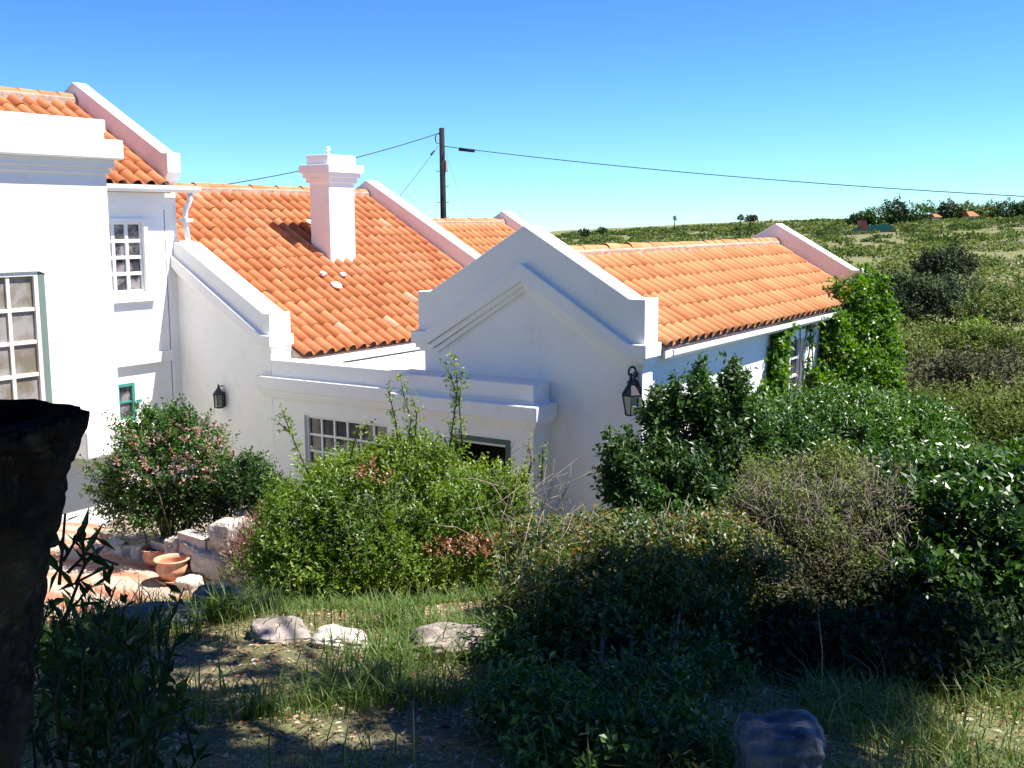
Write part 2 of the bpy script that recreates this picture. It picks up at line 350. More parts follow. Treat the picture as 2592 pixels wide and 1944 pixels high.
# --- tiled roofs
PITCH_T, ROW_T = 0.272, 0.36
def tile_roof(x0, x1, ylow, zlow, yhigh, zhigh, m, seed, pale=0.0, x_dir=1):
    """S-shaped clay tiles laid in courses; metres.  Slope rises from (ylow,zlow) to (yhigh,zhigh)"""
    rg = np.random.default_rng(seed)
    L = math.hypot(yhigh-ylow, zhigh-zlow); uy, uz = (yhigh-ylow)/L, (zhigh-zlow)/L
    ny, nz = (-uz*np.sign(uy), abs(uy))
    cols = max(1, round((x1-x0)/PITCH_T)); p = (x1-x0)/cols; rows = int(math.ceil(L/ROW_T))
    prof = []
    for k in range(15):
        t = k/14.0
        if t < 0.76: h = 0.088*math.sin(math.pi*t/0.76)**0.75+0.008
        else: h = 0.008-0.014*math.sin(math.pi*(t-0.76)/0.24)
        prof.append((t*p, h))
    prof.append((p*1.06, 0.02))
    n = len(prof); V = []; F = []; T = []
    for r in range(rows):
        s0 = r*ROW_T; s1 = min(s0+ROW_T+0.05, L)
        if s1-s0 < 0.05: continue
        for c in range(cols):
            tn = float(np.clip(rg.beta(1.8, 1.9)*0.85+rg.normal(0, 0.05)+(0.5 if rg.random() < pale else 0), 0, 1))
            dx = rg.normal(0, 0.004); ds = rg.normal(0, 0.006); dh = rg.normal(0, 0.003); sk = rg.normal(0, 0.006); o = len(V)
            for (s, lift, tap, dd) in ((s0+ds, 0.024, 1.0, 0.0), (s1, 0.004, 0.95, sk)):
                for (a, h) in prof:
                    aa = (a-p*0.32)*tap+p*0.32; hh = h+lift+dh
                    V.append((x0+c*p+aa+dx+dd, ylow+uy*s+ny*hh, zlow+uz*s+nz*hh))
            for (a, h) in prof:                                   # thickness of the lower edge
                V.append((x0+c*p+a+dx, ylow+uy*(s0+ds)+ny*(h+0.024+dh-0.018), zlow+uz*(s0+ds)+nz*(h+0.024+dh-0.018)))
            for k in range(n-1):
                F.append((o+k, o+k+1, o+n+k+1, o+n+k)); T.append(tn)
                F.append((o+2*n+k, o+2*n+k+1, o+k+1, o+k)); T.append(tn*0.5)
    me = mesh_np('roof', np.array(V), np.array(F), np.array(T), True, [m])
    o = link('roof', me, house)
    b = MB(); hh = -0.02                                          # underlay that closes the roof from below
    b.add([(x0,ylow+ny*hh,zlow+nz*hh),(x1,ylow+ny*hh,zlow+nz*hh),(x1,yhigh+ny*hh,zhigh+nz*hh),(x0,yhigh+ny*hh,zhigh+nz*hh),
           (x0,ylow+ny*(hh-0.1),zlow+nz*(hh-0.1)),(x1,ylow+ny*(hh-0.1),zlow+nz*(hh-0.1)),(x1,yhigh+ny*(hh-0.1),zhigh+nz*(hh-0.1)),(x0,yhigh+ny*(hh-0.1),zhigh+nz*(hh-0.1))],
          [(0,1,2,3),(7,6,5,4),(0,4,5,1),(1,5,6,2),(2,6,7,3),(3,7,4,0)])
    build(b, 'underlay', MORTAR, o)
    return o
def ridge(roof_o, x0, x1, y, z, m, seed):
    rg = np.random.default_rng(seed); V = []; F = []; T = []
    step = 0.38; nn = int((x1-x0)/step)+1; seg = 9
    for i in range(nn):
        a = x0+i*step; c = min(a+step+0.04, x1); o = len(V); r0 = 0.108+rg.normal(0, 0.002); tn = rg.beta(2, 2); dz = rg.normal(0, 0.006)
        for (xx, rr) in ((a, r0+0.006), (c, r0-0.004)):
            for k in range(seg):
                t = math.pi*(k/(seg-1)*1.1-0.05); V.append((xx, y+rr*math.cos(t), z-0.08+dz+rr*math.sin(t)*1.05))
        for k in range(seg-1): F.append((o+k, o+k+1, o+seg+k+1, o+seg+k)); T.append(tn)
    me = mesh_np('ridge_tiles', np.array(V), np.array(F), np.array(T), True, [m]); link('ridge_tiles', me, roof_o)
    b = MB(); b.prism([(y-0.14, z-0.2), (y-0.13, z-0.06), (y-0.05, z-0.0), (y+0.05, z-0.0), (y+0.13, z-0.06), (y+0.14, z-0.2)], x0+0.02, x1-0.01); build(b, 'mortar', MORTAR, roof_o)

def gable_roof(x0, x1, ye, ze, yr, zr, m, seed, pale=0.0):
    o = tile_roof(x0*S, x1*S, ye*S, ze*S, yr*S, zr*S, m, seed, pale)
    tile_roof(x0*S, x1*S, (2*yr-ye)*S, ze*S, yr*S, zr*S, m, seed+1, pale)
    ridge(o, x0*S, x1*S, yr*S, zr*S+0.13, m, seed+2)
gable_roof(8.255, 14.155, 3.90, -1.03, 5.12, -0.315, TILE_B, 21)
gable_roof(8.305, 12.785, 8.04, -1.375, 10.98, 0.40, TILE_A, 31, 0.03)
gable_roof(13.045, 16.445, 9.0, -1.22, 10.98, -0.03, TILE_B, 41)
gable_roof(3.4, 7.88, 9.44, 0.385, 11.02, 1.34, TILE_A, 51)

# --- gutters, fascias, downpipe
def gutter(x0, x1, yo, yi, zt_, zb_, name='gutter'):
    b = U(); t = 0.012
    b.prism([(yo,zt_),(yo,zb_+0.03),(yo+0.03,zb_),(yi-0.02,zb_),(yi,zb_+0.03),(yi,zt_),(yi-t,zt_),(yi-t,zb_+0.035),(yi-0.03,zb_+t),(yo+0.035,zb_+t),(yo+t,zb_+0.035),(yo+t,zt_-0.008),(yo+t*1.6,zt_-0.008),(yo+t*1.6,zt_)], x0, x1)
    return build(b, name, GUT, house)
gutter(8.33, 13.95, 3.85, 3.975, -1.055, -1.13)
gutter(6.64, 8.24, 9.40, 9.55, 0.40, 0.33)
gutter(8.31, 12.78, 7.96, 8.10, -1.395, -1.48)
b = U(); b.box(8.27, 8.42, 3.90, 3.995, -1.125, -1.06); build(b, 'fascia', GUT, house)
b = U(); b.box(6.64, 7.88, 9.55, 9.6, 0.335, 0.395); build(b, 'fascia', GUT, house)
b = U(); b.box(8.43, 14.15, 3.975, 3.998, -1.10, -1.01); build(b, 'fascia', GUT, house)
b = U(); b.tube([(8.13,9.46,0.34),(8.13,9.46,0.26),(8.11,9.52,0.14),(8.11,9.53,0.02),(8.12,9.5,-0.22)], 0.03, 8); b.box(8.07, 8.17, 9.47, 9.585, 0.02, 0.06); build(b, 'downpipe', GUT, house)
# --- windows and door
def window_y(name, x0, x1, y, z0, z1, nx, nz, frame_m, glass_m, fw=0.03, mw=0.02, label=None):
    """window in a wall of constant Y; outer face at y"""
    e = bpy.data.objects.new('window', None); C.objects.link(e); e.parent = house; e.location = Vector(((x0+x1)/2*S, y*S, z0*S))-HO
    if label: e['label'] = label
    b = U()
    b.box(x0, x0+fw, y, y+0.05, z0, z1); b.box(x1-fw, x1, y, y+0.05, z0, z1); b.box(x0+fw, x1-fw, y, y+0.05, z0, z0+fw); b.box(x0+fw, x1-fw, y, y+0.05, z1-fw, z1)
    build(b, 'frame', frame_m, e, bevel=0.004)
    b = U(); px = (x1-x0-2*fw)/nx; pz = (z1-z0-2*fw)/nz
    for i in range(1, nx): b.box(x0+fw+i*px-mw/2, x0+fw+i*px+mw/2, y+0.008, y+0.04, z0+fw, z1-fw)
    for j in range(1, nz): b.box(x0+fw, x1-fw, y+0.01, y+0.038, z0+fw+j*pz-mw/2, z0+fw+j*pz+mw/2)
    if nx > 1 or nz > 1: build(b, 'muntins', frame_m, e)
    b = U(); b.box(x0+fw*0.5, x1-fw*0.5, y+0.028, y+0.034, z0+fw*0.5, z1-fw*0.5); build(b, 'pane', glass_m, e)
    return e
def window_x(x0, y0, y1, z0, z1, ny, nz, frame_m, glass_m, fw=0.03, mw=0.022):
    e = bpy.data.objects.new('window', None); C.objects.link(e); e.parent = house; e.location = Vector((x0*S, (y0+y1)/2*S, z0*S))-HO
    b = U()
    b.box(x0, x0+0.05, y0, y0+fw, z0, z1); b.box(x0, x0+0.05, y1-fw, y1, z0, z1); b.box(x0, x0+0.05, y0+fw, y1-fw, z0, z0+fw); b.box(x0, x0+0.05, y0+fw, y1-fw, z1-fw, z1)
    build(b, 'frame', frame_m, e, bevel=0.004)
    b = U(); p = (y1-y0-2*fw)/ny; pz = (z1-z0-2*fw)/nz
    for i in range(1, ny): b.box(x0+0.008, x0+0.04, y0+fw+i*p-mw/2, y0+fw+i*p+mw/2, z0+fw, z1-fw)
    for j in range(1, nz): b.box(x0+0.01, x0+0.038, y0+fw, y1-fw, z0+fw+j*pz-mw/2, z0+fw+j*pz+mw/2)
    build(b, 'muntins', frame_m, e)
    b = U(); b.box(x0+0.028, x0+0.034, y0+0.01, y1-0.01, z0+0.01, z1-0.01); build(b, 'pane', glass_m, e)
    return e
ew = window_y('window', 6.90, 7.61, 9.62, -0.70, 0.02, 4, 4, PAINTW, GLASSC, 0.022, 0.035, label='white sash window of sixteen panes')
b = U(); b.box(6.86, 6.90, 9.585, 9.606, -0.72, 0.06); b.box(7.61, 7.66, 9.585, 9.606, -0.72, 0.06); b.box(6.90, 7.61, 9.585, 9.606, 0.02, 0.06); build(b, 'surround', PLASTER, ew)
b = U(); b.box(6.80, 7.71, 9.56, 9.605, -0.80, -0.72); build(b, 'sill', PLASTER, ew)
ew = window_y('window', 7.01, 7.40, 9.60, -2.04, -1.645, 2, 2, TEAL, GLASSC, 0.035, 0.018, label='small teal framed window with an open catch')
b = U(); b.box(7.40, 7.46, 9.57, 9.59, -1.86, -1.83); build(b, 'catch', TEAL, ew)
ew = window_y('window', 4.72, 5.762, 8.70, -1.62, -0.40, 4, 4, CREAM, GLASST, 0.04, 0.032, label='large white gridded bay window with a splayed green side')
b = U(); vs = [(5.764,8.70),(5.925,8.848),(5.90,8.849),(5.75,8.73)]
b.add([(x,y,-1.62) for x,y in vs]+[(x,y,-0.43) for x,y in vs], [(3,2,1,0),(4,5,6,7),(0,1,5,4),(1,2,6,5),(2,3,7,6),(3,0,4,7)]); build(b, 'shutter', GREENP, ew)
b = U(); b.add([(4.70,8.685,-0.40),(5.775,8.685,-0.40),(5.94,8.848,-0.43),(4.70,8.848,-0.38),(4.70,8.685,-0.385),(5.775,8.685,-0.385),(5.94,8.848,-0.41),(4.70,8.848,-0.36)], [(3,2,1,0),(4,5,6,7),(0,1,5,4),(1,2,6,5),(2,3,7,6),(3,0,4,7)]); build(b, 'hood', GUT, ew)
window_x(8.06, 6.70, 7.79, -2.66, -1.92, 6, 4, PAINTW, GLASS)['label'] = 'porch window with six panes across'
ew = window_y('window', 11.47, 12.05, 4.03, -1.95, -1.27, 2, 3, PAINTW, GLASS, 0.035, 0.03, label='narrow white window framed by creeper')
dr = bpy.data.objects.new('door', None); C.objects.link(dr); dr.parent = house; dr.location = Vector((7.75*S, 5.4*S, -3.1*S))-HO; dr['label'] = 'dark green framed doorway standing open'
b = U(); b.box(7.745, 7.80, 5.102, 5.15, -3.15, -1.857); b.box(7.745, 7.80, 5.69, 5.738, -3.15, -1.857); b.box(7.744, 7.80, 5.15, 5.69, -1.90, -1.857); build(b, 'frame', GREENP, dr)
b = U(); b.box(7.79, 7.81, 5.15, 5.69, -1.93, -1.90); build(b, 'head_trim', PAINTW, dr)
b = U(); b.box(7.99, 8.0, 5.0, 6.1, -3.15, -1.7); build(b, 'unlit_interior_panel', DARK, dr)  # near-black panel: the darkness inside the doorway is put into its colour


# ------------------------------------------------------------------ lanterns, pole, cables
def wall_lantern_big(loc):
    t = thing('wall_lantern', 'black tapered coach lantern hanging at the right corner of the shaded gable wall', 'lantern', loc)
    L = lambda: MB()
    n = 6; a = L()
    def hexr(r, z, rot=0.5): return [(r*math.cos(2*math.pi*(i+rot)/n), r*math.sin(2*math.pi*(i+rot)/n), z) for i in range(n)]
    top, bot = hexr(0.125, -0.26), hexr(0.075, -0.52)
    for i in range(n): a.tube([top[i], bot[i]], 0.008, 5)
    for ring in (top, bot):
        for i in range(n): a.tube([ring[i], ring[(i+1)%n]], 0.009, 5)
    a.add(hexr(0.08,-0.53)+hexr(0.08,-0.515), [tuple(range(n))[::-1], tuple(range(n,2*n))]+[(i,(i+1)%n,(i+1)%n+n,i+n) for i in range(n)])
    build(a, 'cage', BLACKM, t, local=True)
    g = L(); g.add(hexr(0.118,-0.265)+hexr(0.07,-0.515), [(i,(i+1)%n,(i+1)%n+n,i+n) for i in range(n)]); build(g, 'glass', LGLASS, t, local=True)
    r = L(); r.add(hexr(0.135,-0.25)+hexr(0.05,-0.12)+hexr(0.045,-0.10), [(i,(i+1)%n,(i+1)%n+n,i+n) for i in range(n)]+[(i+n,(i+1)%n+n,(i+1)%n+2*n,i+2*n) for i in range(n)]+[tuple(range(2*n,3*n))])
    r.lathe([(0.055,-0.11),(0.06,-0.095),(0.03,-0.07),(0.018,-0.05),(0.026,-0.035),(0.012,-0.02),(0.0,-0.01)], n=10); build(r, 'roof', BLACKM, t, local=True)
    k = L(); pts = [(0.0, 0.055*math.cos(u)-0.02, 0.035+0.075*math.sin(u)) for u in np.linspace(-0.6, 3.9, 16)]
    k.tube(pts, 0.016, 6); k.tube([(0.0,-0.06,-0.02),(0.03,-0.085,-0.08),(0.1,-0.09,-0.2),(0.13,-0.06,-0.3)], 0.016, 6); k.lathe([(0,0.03),(0.022,0.02),(0.03,0.0),(0.02,-0.03),(0.03,-0.05),(0,-0.06)], n=8); k.box(0.12,0.14,-0.03,0.03,-0.3,0.03)
    build(k, 'bracket', BLACKM, t, local=True)
    return t
wall_lantern_big((8.03*S-0.14, 4.05*S, -1.235*S))
def wall_lantern_small(loc):
    t = thing('wall_lantern', 'small black lantern with conical hood on the bright wall under the raked coping', 'lantern', loc)
    n = 6
    def hexr(r, z): return [(r*math.cos(2*math.pi*(i+.5)/n), r*math.sin(2*math.pi*(i+.5)/n), z) for i in range(n)]
    a = MB(); top, bot = hexr(0.085, -0.16), hexr(0.08, -0.38)
    for i in range(n): a.tube([top[i], bot[i]], 0.009, 5); a.tube([bot[i], bot[(i+1)%n]], 0.01, 5)
    for z in (-0.2,-0.24,-0.28,-0.32):
        for i in range(2, 4): p, q = hexr(0.083, z)[i], hexr(0.083, z)[(i+1)%n]; a.tube([p, q], 0.004, 4)
    a.add(hexr(0.085,-0.385)+hexr(0.085,-0.375), [tuple(range(n))[::-1], tuple(range(n,2*n))]+[(i,(i+1)%n,(i+1)%n+n,i+n) for i in range(n)])
    build(a, 'cage', BLACKM, t, local=True)
    g = MB(); g.add(hexr(0.078,-0.16)+hexr(0.074,-0.375), [(i,(i+1)%n,(i+1)%n+n,i+n) for i in range(n)]); build(g, 'glass', LGLASS, t, local=True)
    r = MB(); r.lathe([(0.115,-0.165),(0.11,-0.155),(0.03,-0.05),(0.02,-0.03),(0.012,0.0),(0.018,0.012),(0.0,0.02)], n=6, smooth=False); build(r, 'roof', BLACKM, t, local=True)
    k = MB(); k.box(0.07,0.10,-0.045,0.045,-0.38,-0.13); k.box(-0.02,0.10,-0.008,0.008,-0.03,-0.015); build(k, 'bracket', BLACKM, t, local=True)
wall_lantern_small((8.03*S-0.10, 8.96*S, -1.70*S))

P0 = at(1118, 322, 50.0); gz = float(ground_z(P0[0], P0[1]))
pt = thing('utility_pole', 'tall dark timber pole carrying cables behind the tiled roofs', 'utility pole', (P0[0], P0[1], gz))
b = MB(); b.tube([(0,0,0),(0.05,0,5),(0.0,0,P0[2]-gz-0.03)], [0.16,0.14,0.115], 12); build(b, 'post', POLE, pt, local=True)
hz = P0[2]-gz; cr = Vector(CR)
for k, (dz, sgn) in enumerate(((-1.93,-1),(-2.6,1),(-3.3,-1),(-3.3,1),(-3.95,1))):
    b = MB(); p = Vector((0,0,hz+dz)); q = p+cr*0.26*sgn; b.tube([tuple(p), tuple(q), tuple(q+Vector((0,0,0.06)))], 0.013, 5); build(b, 'step_iron', BLACKM, pt, local=True)
b = MB(); u = cr*0.14; b.box(u.x-0.05, u.x+0.07, u.y-0.08, u.y+0.08, hz-1.95, hz-1.45); build(b, 'terminal_box', mat('box_grey', (0.35,0.33,0.26), 0.6), pt, local=True)
b = MB(); ce = Vector((0,0,hz-0.5))-cr*0.18; b.tube([tuple(ce+cr*0.13*math.cos(a)*(1-a/40)+Vector((0,0,0.22*math.sin(a)))) for a in np.linspace(0, 11, 44)], 0.012, 5); build(b, 'cable_coil', CABLE, pt, local=True)
def sag(a, c, s, n=24):
    a = Vector(a); c = Vector(c); return [tuple(a.lerp(c, t)+Vector((0,0,-s*4*t*(1-t)))) for t in np.linspace(0, 1, n)]
def cable(name, label, pts, r, extra=None):
    t = thing(name, label, 'cable', pts[0]); b = MB(); b.tube(pts, r, 6); build(b, 'wire', CABLE, t)
    if extra: extra(t)
    return t
cable('overhead_cable', 'thick black cable running from the pole down to the left behind the chimney', sag(at(1112,337,50), at(470,482,44), 0.25), 0.02)
def sleeve(t):
    b = MB(); b.tube([tuple(at(1161,377.5,50.0)), tuple(at(1202,382,50.0))], 0.075, 8); build(b, 'splice_sleeve', CABLE, t)
cable('overhead_cable', 'long black cable from the pole across the sky to the right', sag(at(1122,370,50), at(2900,512,44), 0.28), 0.018, sleeve)
def ins(t):
    b = MB(); b.tube([tuple(at(1091,392,49.5)), tuple(at(1099,382,49.7))], 0.045, 7); build(b, 'insulator', CABLE, t)
cable('guy_wire', 'thin stay wire slanting from the pole down to the left towards the coping', sag(at(1110,370,50), at(985,530,40), 0.02), 0.009, ins)
cable('guy_wire', 'very thin stay wire slanting from the pole down to the right', sag(at(1128,385,50), at(1200,600,42), 0.02), 0.004)
cable('field_wire', 'thin level wire crossing in front of the far scrub hill', sag(at(1425,594,60), at(2800,575,60), 0.1), 0.012)

# ------------------------------------------------------------------ vegetation
def leafmat(name, cols, trans=0.3, rough=0.42, spec=0.45):
    return mat(name, cols[len(cols)//2][1], rough, spec, tint=cols, trans=trans)
G_BRIGHT = leafmat('leaf_bright_green', [(0,(0.045,0.085,0.012)),(0.45,(0.11,0.185,0.022)),(0.8,(0.20,0.29,0.04)),(1,(0.32,0.36,0.08))], 0.4)
G_DARK = leafmat('leaf_dark_green', [(0,(0.022,0.05,0.01)),(0.5,(0.045,0.10,0.018)),(0.85,(0.08,0.155,0.028)),(1,(0.14,0.21,0.045))], 0.25, 0.42, 0.4)
G_VINE = leafmat('leaf_creeper', [(0,(0.035,0.08,0.010)),(0.5,(0.085,0.18,0.018)),(0.9,(0.18,0.29,0.03)),(1,(0.34,0.27,0.05))], 0.38)
G_MID = leafmat('leaf_mid_green', [(0,(0.02,0.045,0.008)),(0.5,(0.05,0.115,0.016)),(0.85,(0.09,0.18,0.028)),(1,(0.17,0.25,0.05))], 0.25, 0.36, 0.5)
G_OLIVE = leafmat('leaf_olive', [(0,(0.04,0.065,0.016)),(0.3,(0.095,0.14,0.03)),(0.65,(0.16,0.205,0.05)),(0.88,(0.23,0.24,0.11)),(1,(0.34,0.31,0.2))], 0.2, 0.75, 0.12)
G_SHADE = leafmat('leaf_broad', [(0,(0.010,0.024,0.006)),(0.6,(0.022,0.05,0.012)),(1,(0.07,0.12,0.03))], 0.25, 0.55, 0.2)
G_RED = leafmat('leaf_reddish', [(0,(0.03,0.06,0.015)),(0.45,(0.06,0.11,0.02)),(0.7,(0.18,0.16,0.03)),(0.9,(0.33,0.12,0.05)),(1,(0.5,0.38,0.3))], 0.3)
G_GREY = leafmat('leaf_grey_twiggy', [(0,(0.06,0.06,0.035)),(0.5,(0.12,0.125,0.055)),(0.85,(0.24,0.2,0.16)),(1,(0.34,0.29,0.25))], 0.12, 0.8, 0.15)
STEMD = mat('dark_stem', (0.035, 0.035, 0.02), 0.9, 0.1, noise=(12, (0.06, 0.05, 0.03), 0.4, 0.7))
RUST = leafmat('leaf_rusty', [(0,(0.16,0.06,0.025)),(0.6,(0.32,0.14,0.07)),(1,(0.5,0.3,0.18))], 0.2)
PINK = leafmat('bract_pink', [(0,(0.30,0.11,0.08)),(0.5,(0.42,0.22,0.18)),(0.75,(0.6,0.42,0.38)),(1,(0.85,0.8,0.78))], 0.3, 0.6)
REDTW = leafmat('twig_red', [(0,(0.10,0.035,0.03)),(0.7,(0.20,0.08,0.06)),(1,(0.34,0.2,0.15))], 0.0, 0.8)
STEM = mat('stem_bark', (0.12, 0.09, 0.065), 0.9, 0.1, noise=(12, (0.22, 0.18, 0.14), 0.4, 0.7))
DRY = leafmat('dry_straw', [(0,(0.28,0.22,0.12)),(1,(0.55,0.48,0.33))], 0.2, 0.8)
GRASS = leafmat('grass_blade', [(0,(0.035,0.07,0.012)),(0.45,(0.08,0.145,0.022)),(0.8,(0.15,0.2,0.045)),(1,(0.36,0.31,0.14))], 0.35, 0.55)

def norm(a): return a/np.maximum(np.linalg.norm(a, axis=-1, keepdims=True), 1e-9)
def leaves(P, D, N, Ln, Wd, fold=0.15):
    """diamond leaf quads: base point, direction, normal, length, width"""
    D = norm(D); Sd = norm(np.cross(D, N)); Nn = norm(np.cross(Sd, D))
    Ln = Ln[:, None]; Wd = Wd[:, None]
    mid = P+D*Ln*0.45
    V = np.stack([P, mid+Sd*Wd*0.5+Nn*Wd*fold, P+D*Ln-Nn*Ln*0.08, mid-Sd*Wd*0.5+Nn*Wd*fold], 1)
    n = len(P); F = np.arange(n*4).reshape(n, 4)
    return V.reshape(-1, 3), F
def sprays(Cc, Dd, rg, nl, slen, ll, lw, spread=0.9, tint=None, tvar=0.16, jitter=0.3):
    """twig sprays: nl leaves set alternately along each twig"""
    n = len(Cc); Dd = norm(Dd)
    t = np.tile(np.linspace(0.05, 1, nl), (n, 1))+rg.normal(0, 0.04, (n, nl))
    sl = slen*rg.uniform(0.6, 1.25, (n, 1))
    P = Cc[:, None, :]+Dd[:, None, :]*(t*sl)[..., None]+rg.normal(0, 0.10*slen, (n, nl, 3))*jitter
    rv = norm(rg.normal(0, 1, (n, nl, 3))); rv = rv-Dd[:, None, :]*np.sum(rv*Dd[:, None, :], -1, keepdims=True)
    LD = norm(Dd[:, None, :]*0.55+norm(rv)*spread+np.array([0, 0, 0.12]))
    NN = norm(rg.normal(0, 0.55, (n, nl, 3))+Dd[:, None, :]*0.5+np.array([0, 0, 0.75]))
    Ls = ll*rg.uniform(0.6, 1.3, (n, nl)); Ws = lw*rg.uniform(0.7, 1.25, (n, nl))
    V, F = leaves(P.reshape(-1, 3), LD.reshape(-1, 3), NN.reshape(-1, 3), Ls.ravel(), Ws.ravel())
    base = (np.full(n, 0.45) if tint is None else tint)[:, None]
    T = np.clip(base+rg.normal(0, tvar, (n, nl))+(t-0.5)*0.18, 0, 1).ravel()
    return V, F, T
def el(px, py, D, rx, ry, depth=None):
    c = at(px, py, D); k = math.hypot(D, c[2])/FPX
    return (c[0], c[1], c[2], rx*k, (depth if depth else rx*k), ry*k)
def shell(els, n, rg, rmin=0.6, low=-0.35, lump=0.16, fr=3.2):
    """points through the outer part of a union of ellipsoids (rx across the view, ry along it)"""
    els = np.array(els, float); A = els[:, 3]*els[:, 5]+els[:, 4]*els[:, 5]; pr = A/A.sum()
    ax = np.array([CR[0], CR[1], 0]); ax /= np.linalg.norm(ax); ay = np.array([CF[0], CF[1], 0]); ay /= np.linalg.norm(ay)
    outP = []; outD = []; got = 0
    while got < n:
        m = int((n-got)*1.6)+50; k = rg.choice(len(els), m, p=pr); d = norm(rg.normal(0, 1, (m, 3)))
        d = d[:, :]; ok = d[:, 2] > low; k = k[ok]; d = d[ok]
        rr = rmin+(1.04-rmin)*rg.random(len(k))**0.55
        ph = k*1.7
        lum = 1+lump*(np.sin(d[:, 0]*fr*1.9+ph)*np.cos(d[:, 1]*fr*1.6+ph*2)+0.7*np.sin(d[:, 2]*fr*2.3+ph*3+d[:, 0]*fr*2))
        loc = d*els[k][:, 3:6]*(rr*lum)[:, None]
        P = els[k][:, 0:3]+loc[:, 0:1]*ax+loc[:, 1:2]*ay+loc[:, 2:3]*np.array([0, 0, 1])
        # drop what lies deep inside another lobe
        keep = np.ones(len(P), bool)
        for j, e in enumerate(els):
            q = P-e[0:3]; u = np.sqrt((q@ax/e[3])**2+(q@ay/e[4])**2+(q[:, 2]/e[5])**2); keep &= ~((u < 0.55) & (k != j))
        P = P[keep]; dd = d[keep]; nn = dd/els[k[keep]][:, 3:6]
        Dw = norm(nn[:, 0:1]*ax+nn[:, 1:2]*ay+nn[:, 2:3]*np.array([0, 0, 1]))
        outP.append(P); outD.append(Dw); got += len(P)
    return np.concatenate(outP)[:n], np.concatenate(outD)[:n]
def stems(base, targets, rg, r0=0.018, n=6):
    b = MB(); base = Vector(base)
    for tg in targets:
        tg = Vector(tg); st = base+Vector((rg.normal(0, 0.08), rg.normal(0, 0.08), -0.05)); pts = []
        h = tg-st; bend = Vector((rg.normal(0, 0.08), rg.normal(0, 0.08), 0.1))*h.length
        for t in np.linspace(0, 1, n): pts.append(tuple(st+Vector((h.x*t**1.35, h.y*t**1.35, h.z*t**0.85))+bend*math.sin(math.pi*t)*0.5+Vector(rg.normal(0, 0.01, 3).tolist())*h.length))
        b.tube(pts, [r0*(1-0.8*t) for t in np.linspace(0, 1, n)], 5)
    return b
def bush(name, label, cat, base, els, n, m, seed, nl=8, slen=0.16, ll=0.05, lw=0.026, rmin=0.6, up=0.5, low=-0.35, tvar=0.16, nst=14, lump=0.16, extra=None, group=None, clump=2.0, stem_r=0.016, spread=0.9, pname='foliage'):
    rg = np.random.default_rng(seed)
    t = thing(name, label, cat, tuple(base), group=group)
    P, D = shell(els, n, rg, rmin, low, lump)
    gz_ = ground_z(P[:, 0], P[:, 1]); k = P[:, 2] > gz_+0.02; P = P[k]; D = D[k]
    tn = 0.45+0.22*(np.sin(P[:, 0]*clump+seed)*np.cos(P[:, 1]*clump*1.2)+np.sin(P[:, 2]*clump*1.7+P[:, 0]))/1.5+rg.normal(0, 0.07, len(P))
    V, F, T = sprays(P-D*slen*0.5, D+np.array([0, 0, up])+rg.normal(0, 0.35, P.shape), rg, nl, slen, ll, lw, spread, tn, tvar)
    link(pname, mesh_np(pname, V, F, T, False, [m]), t)
    if nst:
        idx = rg.choice(len(P), nst); build(stems(base, P[idx]-D[idx]*0.05, rg, stem_r), 'stem', STEMD if m is G_SHADE else STEM, t)
    if extra: extra(t, P, D, rg)
    return t
def grd(px, py, D):
    p = at(px, py, D); return (p[0], p[1], float(ground_z(p[0], p[1])))

def tall_sprigs(m, specs, sl=0.12, ll=0.034, lw=0.018, nl=10, nm='sprig'):
    def f(t, P, D, rg):
        for pts in specs:
            pts = [Vector(at(*p)) for p in pts]; b = MB(); b.tube([tuple(p) for p in pts], [0.008*(1-0.6*i/len(pts)) for i in range(len(pts))], 5); so = build(b, nm, STEM, t)
            A = []
            for i in range(len(pts)-1):
                L = (pts[i+1]-pts[i]).length
                for s in np.arange(0, L, 0.022): A.append((pts[i].lerp(pts[i+1], s/L), (pts[i+1]-pts[i]).normalized()))
            Cc = np.array([tuple(a[0]) for a in A]); Dd = np.array([tuple(a[1]) for a in A])
            V, F, T = sprays(Cc+rg.normal(0, 0.012, Cc.shape), Dd+rg.normal(0, 0.9, Cc.shape), rg, 6, 0.07, ll, lw, 1.1, np.full(len(Cc), 0.6))
            link('sprig_leaves', mesh_np('sprig_leaves', V, F, T, False, [m]), so)
    return f
def patch(m, els, n, nl, slen, ll, lw, nm, low=-0.2):
    def f(t, P, D, rg):
        p, d = shell(els, n, rg, 0.75, low, 0.2); V, F, T = sprays(p, d+np.array([0, 0, 0.6]), rg, nl, slen, ll, lw, 1.0)
        link(nm, mesh_np(nm, V, F, T, False, [m]), t)
    return f
def many(*fs):
    def f(t, P, D, rg):
        for g in fs: g(t, P, D, rg)
    return f
def bare_twigs(px0, px1, py0, py1, D, n, ln, m=None, nm='dead_twigs', r=0.004, up=0.8):
    def f(t, P, Dd, rg):
        b = MB()
        for i in range(n):
            p = Vector(at(rg.uniform(px0, px1), rg.uniform(py0, py1), D+rg.normal(0, 0.25))); d = Vector((rg.normal(0, 1), rg.normal(0, 1), rg.normal(up, 0.5))).normalized()
            L = ln*rg.uniform(0.4, 1.3); q = p+d*L*0.5+Vector(rg.normal(0, 0.05, 3).tolist())*L; e = q+(d+Vector(rg.normal(0, 0.35, 3).tolist())).normalized()*L*0.5
            b.tube([tuple(p), tuple(q), tuple(e)], [r, r*0.75, r*0.4], 4)
            d2 = (d+Vector(rg.normal(0, 0.7, 3).tolist())).normalized(); b.tube([tuple(q), tuple(q+d2*L*0.35)], [r*0.6, r*0.3], 3)
        build(b, nm, m or DEADW, t)
    return f
